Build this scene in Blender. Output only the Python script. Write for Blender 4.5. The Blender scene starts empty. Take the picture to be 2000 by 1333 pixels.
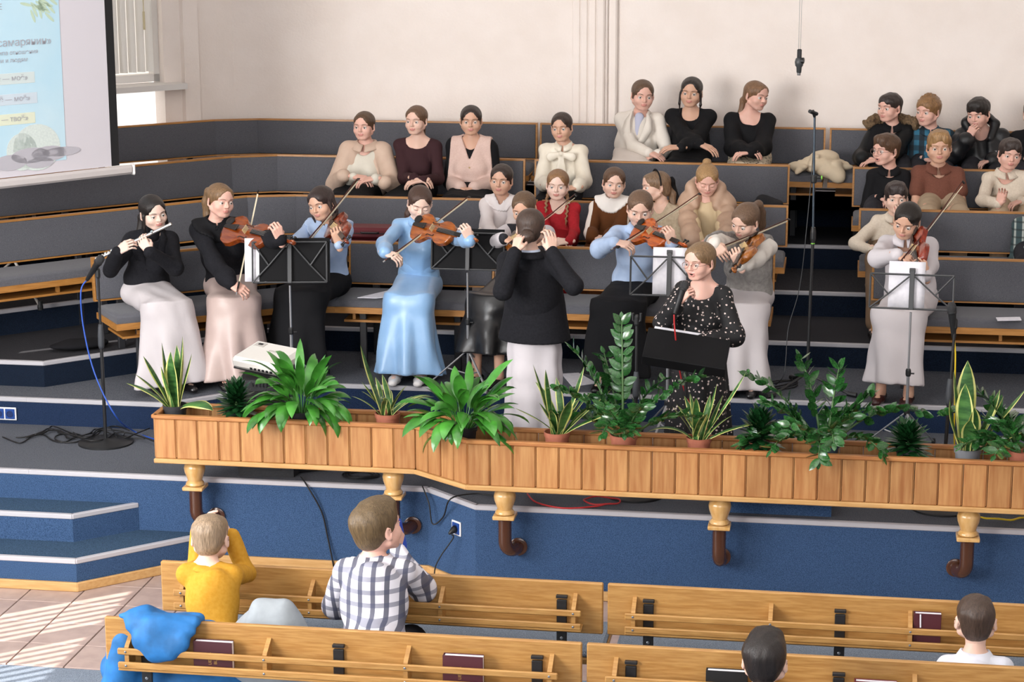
import bpy, math, random
import numpy as np
from mathutils import Vector, Matrix
random.seed(7); np.random.seed(7)
SC = bpy.context.scene; COL = SC.collection
# ---------------------------------------------------------------- camera
F_PX, PITCH, YAW, ROLL, CAM_H = 4100.34, 12.7267, 9.1774, -0.1381, 3.8842
def _basis():
    a, y, r = math.radians(PITCH), math.radians(YAW), math.radians(ROLL)
    fw = np.array([-math.sin(y)*math.cos(a), math.cos(y)*math.cos(a), -math.sin(a)])
    rt = np.array([math.cos(y), math.sin(y), 0.]); up = np.cross(rt, fw)
    return fw, rt*math.cos(r)+up*math.sin(r), -rt*math.sin(r)+up*math.cos(r)
FW, RT, UP = _basis(); CAM0 = np.array([0., 0., CAM_H])
def ray(u, v): return FW + RT*(u-1000)/F_PX - UP*(v-666.5)/F_PX
def at(u, v, Y):
    d = ray(u, v); return CAM0 + d*(Y/d[1])
def atz(u, v, Z):
    d = ray(u, v); return CAM0 + d*((Z-CAM_H)/d[2])
def proj(P):
    d = np.asarray(P, float)-CAM0; z = d@FW
    return np.array([1000+F_PX*(d@RT)/z, 666.5-F_PX*(d@UP)/z])
def xat(u, Y, Z):
    v = 600.
    for _ in range(6):
        P = at(u, v, Y); v += proj((P[0], Y, Z))[1]-proj(P)[1]
    return float(P[0])
cd = bpy.data.cameras.new('camera'); cam = bpy.data.objects.new('camera', cd); COL.objects.link(cam)
cd.sensor_width = 36; cd.lens = F_PX/2000*36; cd.clip_end = 200
m = Matrix.Identity(4)
for i in range(3): m[i][0], m[i][1], m[i][2], m[i][3] = RT[i], UP[i], -FW[i], CAM0[i]
cam.matrix_world = m; SC.camera = cam
# ---------------------------------------------------------------- colour management, world, lights
vs = SC.view_settings; vs.view_transform = 'Standard'; vs.look = 'None'; vs.exposure = -0.27; vs.gamma = 1.0; vs.use_curve_mapping = False
w = bpy.data.worlds.new('world'); SC.world = w; w.use_nodes = True
w.node_tree.nodes['Background'].inputs[0].default_value = (.72, .84, 1, 1); w.node_tree.nodes['Background'].inputs[1].default_value = 2.0
def area(name, loc, target, sx, sy, power, col):
    l = bpy.data.lights.new(name, 'AREA'); l.shape = 'RECTANGLE'; l.size = sx; l.size_y = sy; l.energy = power; l.color = col
    o = bpy.data.objects.new(name, l); COL.objects.link(o); o.location = loc
    o.rotation_euler = (Vector(target)-Vector(loc)).to_track_quat('-Z', 'Y').to_euler(); return o
SUN_EL = math.radians(35)
sl = bpy.data.lights.new('sun', 'SUN'); sl.energy = 15; sl.angle = .004; sl.color = (1, .95, .87)
so = bpy.data.objects.new('sun', sl); COL.objects.link(so)
SUND = Vector((.769*math.cos(SUN_EL), .639*math.cos(SUN_EL), -math.sin(SUN_EL)))
so.rotation_euler = SUND.to_track_quat('-Z', 'Y').to_euler(); so.location = (-14, 0, 9)
area('window_daylight', (-6.86, 3.3, 3.3), (-1.2, 13, 1.2), 3.4, 3.4, 1050, (1, .96, .92))
area('window_daylight', (-6.80, 6.8, 2.9), (-1, 11, .6), 2.4, 2.4, 420, (.92, .96, 1))
area('rear_fill', (.5, -4.4, 5.0), (-1, 13, 1.5), 7, 3.2, 620, (.95, .97, 1))  # added soft fill from behind the camera; the rear wall has no window
area('ceiling_fill', (-1, 9, 6.85), (-1, 10.5, 0), 9, 9, 430, (1, .97, .93))  # added overhead fill hung under the closed ceiling, no skylight there
SC.cycles.max_bounces = 6; SC.cycles.diffuse_bounces = 3; SC.cycles.glossy_bounces = 2; SC.cycles.transmission_bounces = 2; SC.cycles.adaptive_threshold = .02
# ---------------------------------------------------------------- materials
def C(h):
    if not isinstance(h, str): return tuple(h)+(1,) if len(h) == 3 else tuple(h)
    c = [int(h[i:i+2], 16)/255 for i in (1, 3, 5)]
    return tuple(x/12.92 if x <= .04045 else ((x+.055)/1.055)**2.4 for x in c)+(1,)
MATS = {}
def mat(name, col, rough=.6, col2=None, scale=8, stretch=(1, 1, 1), detail=4, bump=0, bscale=None, metal=0, spec=.5, sheen=0, sss=0, rnd=0, coat=0, emit=0, contrast=(.35, .65), trans=0, alpha=1):
    if name in MATS: return MATS[name]
    M = bpy.data.materials.new(name); M.use_nodes = True; nt = M.node_tree; N, L = nt.nodes, nt.links
    b = N['Principled BSDF']; b.inputs['Roughness'].default_value = rough; b.inputs['Metallic'].default_value = metal
    b.inputs['Specular IOR Level'].default_value = spec; b.inputs['Base Color'].default_value = C(col)
    if sheen: b.inputs['Sheen Weight'].default_value = sheen
    if coat: b.inputs['Coat Weight'].default_value = coat; b.inputs['Coat Roughness'].default_value = .15
    if sss: b.inputs['Subsurface Weight'].default_value = sss; b.inputs['Subsurface Radius'].default_value = (.02, .008, .004)
    if emit: b.inputs['Emission Color'].default_value = C(col); b.inputs['Emission Strength'].default_value = emit
    if trans: b.inputs['Transmission Weight'].default_value = trans
    if alpha < 1: b.inputs['Alpha'].default_value = alpha
    tc = N.new('ShaderNodeTexCoord'); mp = N.new('ShaderNodeMapping'); L.new(tc.outputs['Object'], mp.inputs[0])
    mp.inputs['Scale'].default_value = stretch
    out = None
    if col2 is not None:
        n = N.new('ShaderNodeTexNoise'); n.inputs['Scale'].default_value = scale; n.inputs['Detail'].default_value = detail
        L.new(mp.outputs[0], n.inputs['Vector'])
        if rnd:
            oi = N.new('ShaderNodeObjectInfo'); ad = N.new('ShaderNodeVectorMath'); ad.operation = 'ADD'; sc = N.new('ShaderNodeVectorMath'); sc.operation = 'SCALE'
            sc.inputs[0].default_value = (31, 17, 53); L.new(oi.outputs['Random'], sc.inputs['Scale']); L.new(mp.outputs[0], ad.inputs[0]); L.new(sc.outputs[0], ad.inputs[1]); L.new(ad.outputs[0], n.inputs['Vector'])
        cr = N.new('ShaderNodeValToRGB'); cr.color_ramp.elements[0].position, cr.color_ramp.elements[1].position = contrast
        cr.color_ramp.elements[0].color = C(col); cr.color_ramp.elements[1].color = C(col2)
        L.new(n.outputs['Fac'], cr.inputs[0]); out = cr.outputs[0]
        if rnd:
            hs = N.new('ShaderNodeHueSaturation'); ma = N.new('ShaderNodeMapRange'); ma.inputs['To Min'].default_value = 1-rnd; ma.inputs['To Max'].default_value = 1+rnd
            L.new(oi.outputs['Random'], ma.inputs[0]); L.new(ma.outputs[0], hs.inputs['Value']); L.new(out, hs.inputs['Color']); out = hs.outputs[0]
        L.new(out, b.inputs['Base Color'])
    if bump:
        n2 = N.new('ShaderNodeTexNoise'); n2.inputs['Scale'].default_value = bscale or scale; n2.inputs['Detail'].default_value = 3
        L.new(mp.outputs[0], n2.inputs['Vector']); bp = N.new('ShaderNodeBump'); bp.inputs['Strength'].default_value = bump; bp.inputs['Distance'].default_value = .01
        L.new(n2.outputs['Fac'], bp.inputs['Height']); L.new(bp.outputs[0], b.inputs['Normal'])
    MATS[name] = M; return M
def check_mat(name, base, s1, s2, period, width, axes=('X', 'Z'), rough=.8, third=None):
    """woven check: two sets of stripes in object space"""
    M = mat(name, base, rough); nt = M.node_tree; N, L = nt.nodes, nt.links; b = N['Principled BSDF']
    tc = [n for n in N if n.type == 'TEX_COORD'][0]; sp = N.new('ShaderNodeSeparateXYZ'); L.new(tc.outputs['Object'], sp.inputs[0])
    prev = None
    for ax, col, fac in ((axes[0], s1, 1), (axes[1], s2, .75)):
        mm = N.new('ShaderNodeMath'); mm.operation = 'PINGPONG'; mm.inputs[1].default_value = period/2; L.new(sp.outputs[ax], mm.inputs[0])
        lt = N.new('ShaderNodeMath'); lt.operation = 'LESS_THAN'; lt.inputs[1].default_value = width/2; L.new(mm.outputs[0], lt.inputs[0])
        ml = N.new('ShaderNodeMath'); ml.operation = 'MULTIPLY'; ml.inputs[1].default_value = fac*.85; L.new(lt.outputs[0], ml.inputs[0])
        mx = N.new('ShaderNodeMix'); mx.data_type = 'RGBA'; L.new(ml.outputs[0], mx.inputs[0])
        if prev is None: mx.inputs[6].default_value = C(base)
        else: L.new(prev, mx.inputs[6])
        mx.inputs[7].default_value = C(col); prev = mx.outputs[2]
    L.new(prev, b.inputs['Base Color']); return M
def spot_mat(name, base, spot, scale, thr, rough=.75):
    M = mat(name, base, rough); nt = M.node_tree; N, L = nt.nodes, nt.links; b = N['Principled BSDF']
    tc = [n for n in N if n.type == 'TEX_COORD'][0]; v = N.new('ShaderNodeTexVoronoi'); v.inputs['Scale'].default_value = scale; L.new(tc.outputs['Object'], v.inputs['Vector'])
    n = N.new('ShaderNodeTexNoise'); n.inputs['Scale'].default_value = scale*3; L.new(tc.outputs['Object'], n.inputs['Vector'])
    a = N.new('ShaderNodeMath'); a.operation = 'MULTIPLY_ADD'; L.new(n.outputs['Fac'], a.inputs[0]); a.inputs[1].default_value = .35; L.new(v.outputs['Distance'], a.inputs[2])
    lt = N.new('ShaderNodeMath'); lt.operation = 'LESS_THAN'; lt.inputs[1].default_value = thr; L.new(a.outputs[0], lt.inputs[0])
    mx = N.new('ShaderNodeMix'); mx.data_type = 'RGBA'; L.new(lt.outputs[0], mx.inputs[0]); mx.inputs[6].default_value = C(base); mx.inputs[7].default_value = C(spot)
    L.new(mx.outputs[2], b.inputs['Base Color']); return M
M_WALL = mat('plaster', '#fbf1ea', .9, '#f6ebe3', 3, bump=.25, bscale=60)
M_WHITE = mat('white_paint', '#ece8e4', .6)
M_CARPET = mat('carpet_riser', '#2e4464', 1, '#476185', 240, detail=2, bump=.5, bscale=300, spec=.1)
M_TREAD = mat('carpet_tread', '#4b4e55', 1, '#70737b', 240, detail=2, bump=.5, bscale=300, spec=.1)  # same carpet as the risers, its grazing-light sheen painted in as paler grey
M_CARPET2 = mat('carpet_nave', '#66707d', 1, '#8a93a0', 240, detail=2, bump=.5, bscale=300, spec=.1)
M_NOSE = mat('aluminium_strip', '#b9b7bc', .45, metal=.15)
M_TILE = mat('terracotta_tile', '#a38d85', .35, '#b09a91', 14, rnd=.04, bump=.03, bscale=40)
M_GROUT = mat('grout', '#7d746f', .9)
M_OAK = mat('oak', '#a07239', .45, '#b5894d', 9, (1, 10, 12), rnd=.03, bump=.05, bscale=20, coat=.15)
M_OAKD = mat('oak_bench', '#a36d31', .45, '#b98243', 9, (1, 12, 12), rnd=.03, coat=.1)
M_BOARD = mat('cedar_board', '#9d6436', .5, '#bf8f5a', 5, (9, 9, .8), rnd=.13, bump=.04, bscale=14, contrast=(.25, .75))
M_TRIM = mat('cedar_trim', '#a3673a', .5, '#bb824a', 6, (1, 9, 9), rnd=.05)
M_PALE = mat('pale_trim', '#bb8e56', .45, '#caa06a', 6, (1, 9, 9))
M_FAB = mat('bench_fabric', '#505157', .95, '#69696f', 420, detail=1, bump=.4, bscale=200, spec=.15, sheen=.15)
M_BLK = mat('black_metal', '#1d1d1f', .45)
M_CHROME = mat('chrome', '#c8c8ca', .25, metal=.9)
M_PLAST = mat('black_plastic', '#17181a', .5)
M_BARK = mat('black_steel_dark', '#26262a', .55)
# ---------------------------------------------------------------- mesh helpers
class MB:
    def __init__(s): s.v = []; s.f = []; s.m = []
    def add(s, vs, fs, mi=0):
        o = len(s.v); s.v += [tuple(map(float, p)) for p in vs]; s.f += [tuple(i+o for i in f) for f in fs]; s.m += [mi]*len(fs); return s
    def box(s, c, d, R=None, ch=0, mi=0):
        c = np.array(c, float); h = np.array(d, float)/2
        if ch <= 0:
            P = np.array([(x, y, z) for x in (-1, 1) for y in (-1, 1) for z in (-1, 1)])*h
            F = [(0, 1, 3, 2), (4, 6, 7, 5), (0, 4, 5, 1), (2, 3, 7, 6), (0, 2, 6, 4), (1, 5, 7, 3)]
        else:
            ch = min(ch, h.min()*.9); P = []; idx = {}
            for sx in (-1, 1):
                for sy in (-1, 1):
                    for sz in (-1, 1):
                        for a in range(3):
                            q = np.array([sx, sy, sz])*(h-ch); q[a] = (sx, sy, sz)[a]*h[a]; idx[sx, sy, sz, a] = len(P); P.append(q)
            P = np.array(P); F = []
            S = (-1, 1)
            for a in range(3):
                b_, c_ = (a+1) % 3, (a+2) % 3
                for sg in S:
                    q = []
                    for (sb, sc2) in ((-1, -1), (1, -1), (1, 1), (-1, 1)):
                        k = [0, 0, 0]; k[a] = sg; k[b_] = sb; k[c_] = sc2; q.append(idx[k[0], k[1], k[2], a])
                    F.append(tuple(q) if sg > 0 else tuple(q[::-1]))
                # edges parallel to axis a
                for sb in S:
                    for sc2 in S:
                        def I(sa, ax):
                            k = [0, 0, 0]; k[a] = sa; k[b_] = sb; k[c_] = sc2; return idx[k[0], k[1], k[2], ax]
                        q = (I(-1, b_), I(1, b_), I(1, c_), I(-1, c_)); F.append(q if sb*sc2 < 0 else q[::-1])
            for sx in S:
                for sy in S:
                    for sz in S:
                        t = (idx[sx, sy, sz, 0], idx[sx, sy, sz, 1], idx[sx, sy, sz, 2]); F.append(t if sx*sy*sz > 0 else t[::-1])
        if R is not None: P = P@np.array(R).T
        return s.add(P+c, F, mi)
    def tube(s, pts, r, n=8, caps=True, mi=0, flat=None):
        pts = [np.array(p, float) for p in pts]; k = len(pts); r = [r]*k if np.isscalar(r) else list(r)
        V = []; up = None
        for i in range(k):
            t = pts[min(i+1, k-1)]-pts[max(i-1, 0)]; t = t/(np.linalg.norm(t)+1e-12)
            if up is None: up = np.array([0, 0, 1.]) if abs(t[2]) < .9 else np.array([1., 0, 0])
            a = np.cross(t, up); a /= np.linalg.norm(a)+1e-12; b = np.cross(a, t); up = b
            for j in range(n):
                th = 2*math.pi*j/n; V.append(pts[i]+r[i]*(a*math.cos(th)+b*math.sin(th)*(flat or 1)))
        Fc = [(i*n+j, i*n+(j+1) % n, (i+1)*n+(j+1) % n, (i+1)*n+j) for i in range(k-1) for j in range(n)]
        if caps: Fc += [tuple(range(n))[::-1], tuple((k-1)*n+j for j in range(n))]
        return s.add(V, Fc, mi)
    def cyl(s, a, b, r, n=12, mi=0): return s.tube([a, b], r, n, True, mi)
    def lathe(s, prof, n=20, o=(0, 0, 0), mi=0, R=None):
        V = [np.array((r*math.cos(2*math.pi*j/n), r*math.sin(2*math.pi*j/n), z)) for r, z in prof for j in range(n)]
        if R is not None: V = [np.array(R)@p for p in V]
        V = [p+np.array(o) for p in V]; k = len(prof)
        Fc = [(i*n+j, i*n+(j+1) % n, (i+1)*n+(j+1) % n, (i+1)*n+j) for i in range(k-1) for j in range(n)]
        Fc += [tuple(range(n))[::-1], tuple((k-1)*n+j for j in range(n))]
        return s.add(V, Fc, mi)
    def prism(s, poly, z0, z1, mi=0):
        n = len(poly); V = [(x, y, z0) for x, y in poly]+[(x, y, z1) for x, y in poly]
        return s.add(V, [tuple(range(n))[::-1], tuple(range(n, 2*n))]+[(i, (i+1) % n, n+(i+1) % n, n+i) for i in range(n)], mi)
    def build(s, name, mats, parent=None, origin=(0, 0, 0), smooth=False, sharp=None):
        return link_mesh(name, np.array(s.v, float)-np.array(origin), s.f, mats, s.m, parent, smooth, sharp)
def link_mesh(name, V, Fc, mats, mi=None, parent=None, smooth=False, sharp=None):
    me = bpy.data.meshes.new(name); me.from_pydata([tuple(p) for p in V], [], Fc)
    mats = mats if isinstance(mats, (list, tuple)) else [mats]
    for q in mats: me.materials.append(q)
    if mi is not None and len(mats) > 1: me.polygons.foreach_set('material_index', mi)
    if smooth: me.polygons.foreach_set('use_smooth', [True]*len(me.polygons))
    me.update()
    if sharp: me.set_sharp_from_angle(angle=math.radians(sharp))
    return link(name, me, parent)
def link(name, me, parent=None, loc=None, rot=None, scale=None):
    o = bpy.data.objects.new(name, me); COL.objects.link(o)
    if parent: o.parent = parent
    if loc is not None: o.location = loc
    if rot is not None: o.rotation_euler = rot
    if scale is not None: o.scale = scale if not np.isscalar(scale) else (scale,)*3
    return o
def tag(o, label, cat, group=None, kind=None):
    if label: o['label'] = label
    if cat: o['category'] = cat
    if group: o['group'] = group
    if kind: o['kind'] = kind
    return o
def thing(name, label, cat, loc=(0, 0, 0), rz=0, group=None):
    o = bpy.data.objects.new(name, None); COL.objects.link(o); o.empty_display_size = .1
    o.location = loc; o.rotation_euler = (0, 0, rz); return tag(o, label, cat, group)
def struct(o): o['kind'] = 'structure'; return o
def copy_tree(o, parent=None):
    c = o.copy(); COL.objects.link(c); c.parent = parent
    for ch in o.children: copy_tree(ch, c)
    return c
def frame(x, z=None):
    """rotation matrix with columns x, y, z"""
    x = np.array(x, float); x /= np.linalg.norm(x); z = np.array((0, 0, 1.) if z is None else z, float)
    z = z-x*(z@x); z /= np.linalg.norm(z); return np.column_stack([x, np.cross(z, x), z])
# ---------------------------------------------------------------- room shell
zS1, zS2, zA, zB, zC, zD, zE, zF = .1766, .332, .4995, .6646, .825, .994, 1.1665, 1.335
YAL, YAR, YB, YC, YD, YE, YF = 11.03, 10.745, 12.657, 13.599, 14.457, 15.343, 16.2
def structbox(name, a, b, m_): 
    a, b = np.array(a), np.array(b); return struct(MB().box((a+b)/2, b-a).build(name, m_))
structbox('floor', (-7.2, -5, -.12), (7, 12, -.012), M_GROUT)
floor = bpy.data.objects['floor']
structbox('wall_back', (-4.92, 16.36, 0), (7, 16.6, 7), M_WALL)
structbox('wall_right', (7, -5, -.1), (7.2, 16.6, 7), M_WALL)
structbox('wall_rear', (-7.2, -5.2, -.1), (7.2, -5, 7), M_WALL)
structbox('ceiling', (-7.4, -5.2, 7), (7.4, 16.8, 7.2), M_WHITE)
# left wall with the blind window that lets the sun onto the tiles
WY0, WY1, WZ0, WZ1 = 5.55, 7.85, .9, 3.08
mb = MB()
for (y0, y1, z0, z1) in ((-5, WY0, -.1, 7), (WY1, 10.925, -.1, 7), (11.15, 14.3, -.1, 7), (10.925, 11.15, -.1, 2.41), (10.925, 11.15, 3.1, 7), (WY0, WY1, -.1, WZ0), (WY0, WY1, WZ1, 7)):
    mb.box((-7.1, (y0+y1)/2, (z0+z1)/2), (.2, y1-y0, z1-z0))
struct(mb.build('wall_left', M_WALL))
win = struct(MB().box((-7.1, WY0, (WZ0+WZ1)/2), (.1, .06, WZ1-WZ0)).box((-7.1, WY1, (WZ0+WZ1)/2), (.1, .06, WZ1-WZ0)).box((-7.1, (WY0+WY1)/2, WZ0), (.1, WY1-WY0, .06)).box((-7.1, (WY0+WY1)/2, WZ1), (.1, WY1-WY0, .06)).box((-7.1, 7.17, (WZ0+WZ1)/2), (.08, .12, WZ1-WZ0)).build('window_1', M_WHITE))
sm = MB().box((0, 0, 0), (.004, .085, WZ1-WZ0-.1)).v; sf = MB().box((0, 0, 0), (.004, .085, WZ1-WZ0-.1)).f
me = bpy.data.meshes.new('blind_slat'); me.from_pydata(sm, [], sf); me.materials.append(M_WHITE)
y = WY0+.08
while y < WY1-.05:
    link('blind_slat', me, win, (-7.03, y, (WZ0+WZ1)/2), (0, 0, -1.2)); y += .088
# 45-degree wall with the bright window behind the screen
Rw = np.array(frame((-.7071, -.7071, 0)))   # local x runs along the wall to the camera-left, local y points into the outside, z up
W0 = np.array((-4.9, 16.36, 0.))
def wl(x, y, z): return W0+Rw@np.array((x, y, z))
sgn = 1 if (Rw@np.array((0, 1, 0)))[0] < 0 else -1
def wbox(mb, x0, x1, y0, y1, z0, z1, mi=0):
    return mb.box(wl((x0+x1)/2, sgn*(y0+y1)/2, (z0+z1)/2), (abs(x1-x0), abs(y1-y0), z1-z0), Rw, 0, mi)
mb = MB(); wbox(mb, -.1, .62, 0, .25, 0, 7); wbox(mb, 1.75, 3.2, 0, .25, 0, 7); wbox(mb, .62, 1.75, 0, .25, 4.3, 7); wbox(mb, .62, 1.75, .22, .25, 2.19, 2.24); wbox(mb, .62, 1.75, 0, .25, 0, .9)
wbox(mb, .34, .47, -.06, 0, 0, 7)
struct(mb.build('wall_window_side', M_WALL))
M_PANE = mat('lit_window', '#fbfaf7', .3, emit=1.1); M_PANE2 = mat('window_glass_day', '#f3ece4', .3, emit=.95)
mb = MB(); wbox(mb, .62, 1.75, .17, .19, .9, 2.19); wp = struct(mb.build('window_2', M_PANE))
mb = MB(); wbox(mb, .62, 1.75, .17, .19, 2.24, 4.3); wp2 = struct(mb.build('window_3', M_PANE2))
mb = MB(); wbox(mb, .62, .67, .08, .17, 2.24, 4.3); wbox(mb, 1.10, 1.16, .08, .17, 2.24, 4.3); wbox(mb, 1.70, 1.75, .08, .17, 2.24, 4.3); wbox(mb, .62, 1.75, .08, .17, 2.24, 2.30); mb.build('window_frame', M_WHITE, wp2)
mb = MB(); wbox(mb, .50, 1.85, -.16, .1, 2.19, 2.235); mb.build('window_sill', M_WHITE, wp2)
M_SLAT = mat('blind_fabric', '#eeebe6', .8)
for k in range(8):
    mb = MB(); x = .72+k*.075; a = .95
    c = wl(x, sgn*.04, 3.3); d = Rw@np.array((math.cos(a), math.sin(a)*sgn, 0)); mb.box(c, (.07, .003, 1.95), frame(d)); mb.build('blind_slat', M_SLAT, wp2)
mb = MB(); mb.tube([wl(.80, -sgn*.05, 4), wl(.80, -sgn*.05, 2.75)], .004, 6).tube([wl(.80, -sgn*.05, 2.80), wl(.80, -sgn*.05, 2.66)], .010, 8); mb.build('blind_pull', mat('cord_beige', '#d8cda8', .7), wp2)
# pilaster moulding on the back wall
xm0, xm1 = at(1118, 120, 16.36)[0], at(1206, 120, 16.36)[0]
for i, (a, b, d) in enumerate(((0, .18, .02), (.18, .36, .045), (.36, .55, .06), (.55, .74, .09), (.74, .80, .07), (.80, 1, .05))):
    xa, xb = xm0+(xm1-xm0)*a, xm0+(xm1-xm0)*b
    struct(MB().box(((xa+xb)/2, 16.36-d/2, 4), (xb-xa, d, 6), ch=.012).build('trim_%d' % (i+1), M_WALL))
# ---------------------------------------------------------------- floor tiles and nave carpet
tm = MB().box((0, 0, -.006), (.294, .294, .012), ch=.002); tme = bpy.data.meshes.new('tile'); tme.from_pydata(tm.v, [], tm.f); tme.materials.append(M_TILE)
for i in range(-4, 7):
    for j in range(0, 9):
        x, y = -4.08+.15+.3*i, 9.36+.15+.3*j
        if x < -3.6+.3*5 and y < 11.0: link('tile', tme, floor, (x, y, 0))
struct(MB().box((-.1, 4, -.008), (13.8, 10.7, .014)).build('floor_carpet', M_CARPET2))
struct(MB().box((1.9, 10.3, -.008), (8.6, 1.8, .012)).build('floor_tiles_beyond', M_TILE))
# ---------------------------------------------------------------- stepped stage
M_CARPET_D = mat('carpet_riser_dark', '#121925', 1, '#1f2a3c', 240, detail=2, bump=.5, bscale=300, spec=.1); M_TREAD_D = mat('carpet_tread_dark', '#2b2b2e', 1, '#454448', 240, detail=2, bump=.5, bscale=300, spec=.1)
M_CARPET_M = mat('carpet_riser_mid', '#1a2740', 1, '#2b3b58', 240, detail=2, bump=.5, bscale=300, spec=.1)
def level(name, front, z, zb, mm=None):
    """front: polyline from the left to the right along the nosing; the tread runs back to the wall"""
    f = list(front); poly = f+[(7, f[-1][1]), (7, 16.36), (-4.9, 16.36), (-7, 14.26), (-7, f[0][1])]
    n = len(poly); V = [(x, y, zb) for x, y in poly]+[(x, y, z) for x, y in poly]
    mb = MB(); mb.add(V, [tuple(range(n, 2*n))], 0); mb.add(V, [(i, (i+1) % n, n+(i+1) % n, n+i) for i in range(n)], 1)
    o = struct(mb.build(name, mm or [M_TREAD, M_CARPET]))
    full = [(-7, f[0][1])]+f+[(7, f[-1][1])]
    for (a, b) in zip(full[:-1], full[1:]):
        a, b = np.array(a), np.array(b)
        if np.linalg.norm(b-a) < .02: continue
        d = (b-a)/np.linalg.norm(b-a); nrm = np.array((d[1], -d[0]))
        c = (a+b)/2+nrm*-.012
        MB().box((*c, z-.008), (np.linalg.norm(b-a)+.004, .032, .028), frame((*d, 0)), .004).build('edge_strip', M_NOSE, o)
    return o
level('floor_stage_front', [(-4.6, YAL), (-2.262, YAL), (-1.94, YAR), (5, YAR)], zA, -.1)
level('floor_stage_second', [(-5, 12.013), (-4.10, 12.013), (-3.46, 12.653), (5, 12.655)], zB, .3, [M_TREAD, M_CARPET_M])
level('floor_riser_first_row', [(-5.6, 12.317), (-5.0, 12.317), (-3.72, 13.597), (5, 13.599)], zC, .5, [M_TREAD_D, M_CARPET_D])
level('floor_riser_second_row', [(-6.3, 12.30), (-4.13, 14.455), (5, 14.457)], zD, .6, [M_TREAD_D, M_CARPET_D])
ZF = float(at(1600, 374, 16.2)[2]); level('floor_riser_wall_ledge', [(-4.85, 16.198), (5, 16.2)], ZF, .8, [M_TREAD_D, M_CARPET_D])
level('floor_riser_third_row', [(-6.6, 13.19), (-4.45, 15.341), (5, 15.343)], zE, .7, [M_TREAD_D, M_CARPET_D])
# stairs on the left
def step(name, f, z, zb, back):
    poly = [(-7, f[0][1])]+f+[(f[-1][0], back), (-7, back)]; n = len(poly)
    V = [(x, y, zb) for x, y in poly]+[(x, y, z) for x, y in poly]; mb = MB(); mb.add(V, [tuple(range(n, 2*n))], 0); mb.add(V, [(i, (i+1) % n, n+(i+1) % n, n+i) for i in range(n)], 1)
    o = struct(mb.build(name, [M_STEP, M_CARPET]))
    g = [(-7, f[0][1])]+f
    for a, b in zip(g[:-1], g[1:]):
        a, b = np.array(a), np.array(b); d = (b-a)/np.linalg.norm(b-a); nrm = np.array((d[1], -d[0])); c = (a+b)/2-nrm*.012
        MB().box((*c, z-.008), (np.linalg.norm(b-a), .032, .028), frame((*d, 0)), .004).build('edge_strip', M_NOSE, o)
    return o
M_STEP = mat('carpet_step', '#2c3f53', 1, '#48607a', 240, detail=2, bump=.5, bscale=300, spec=.1)
step('floor_step_upper', [(-4.244, 10.756), (-3.95, 11.03)], zS2, 0, 11.03)
step('floor_step_lower', [(-4.115, 10.45), (-3.52, 11.03)], zS1, 0, 11.03)
mb = MB()
for (a, b) in (((-7, 10.44), (-4.11, 10.44)), ((-4.11, 10.44), (-3.5, 11.02)), ((-3.5, 11.02), (-2.26, 11.02)), ((-2.26, 11.02), (-1.935, 10.735)), ((-1.935, 10.735), (6, 10.735))):
    a, b = np.array(a), np.array(b); d = (b-a)/np.linalg.norm(b-a); mb.box((*((a+b)/2), .026), (np.linalg.norm(b-a)+.01, .022, .052), frame((*d, 0)), .004)
struct(mb.build('baseboard_stage', M_PALE))
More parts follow.
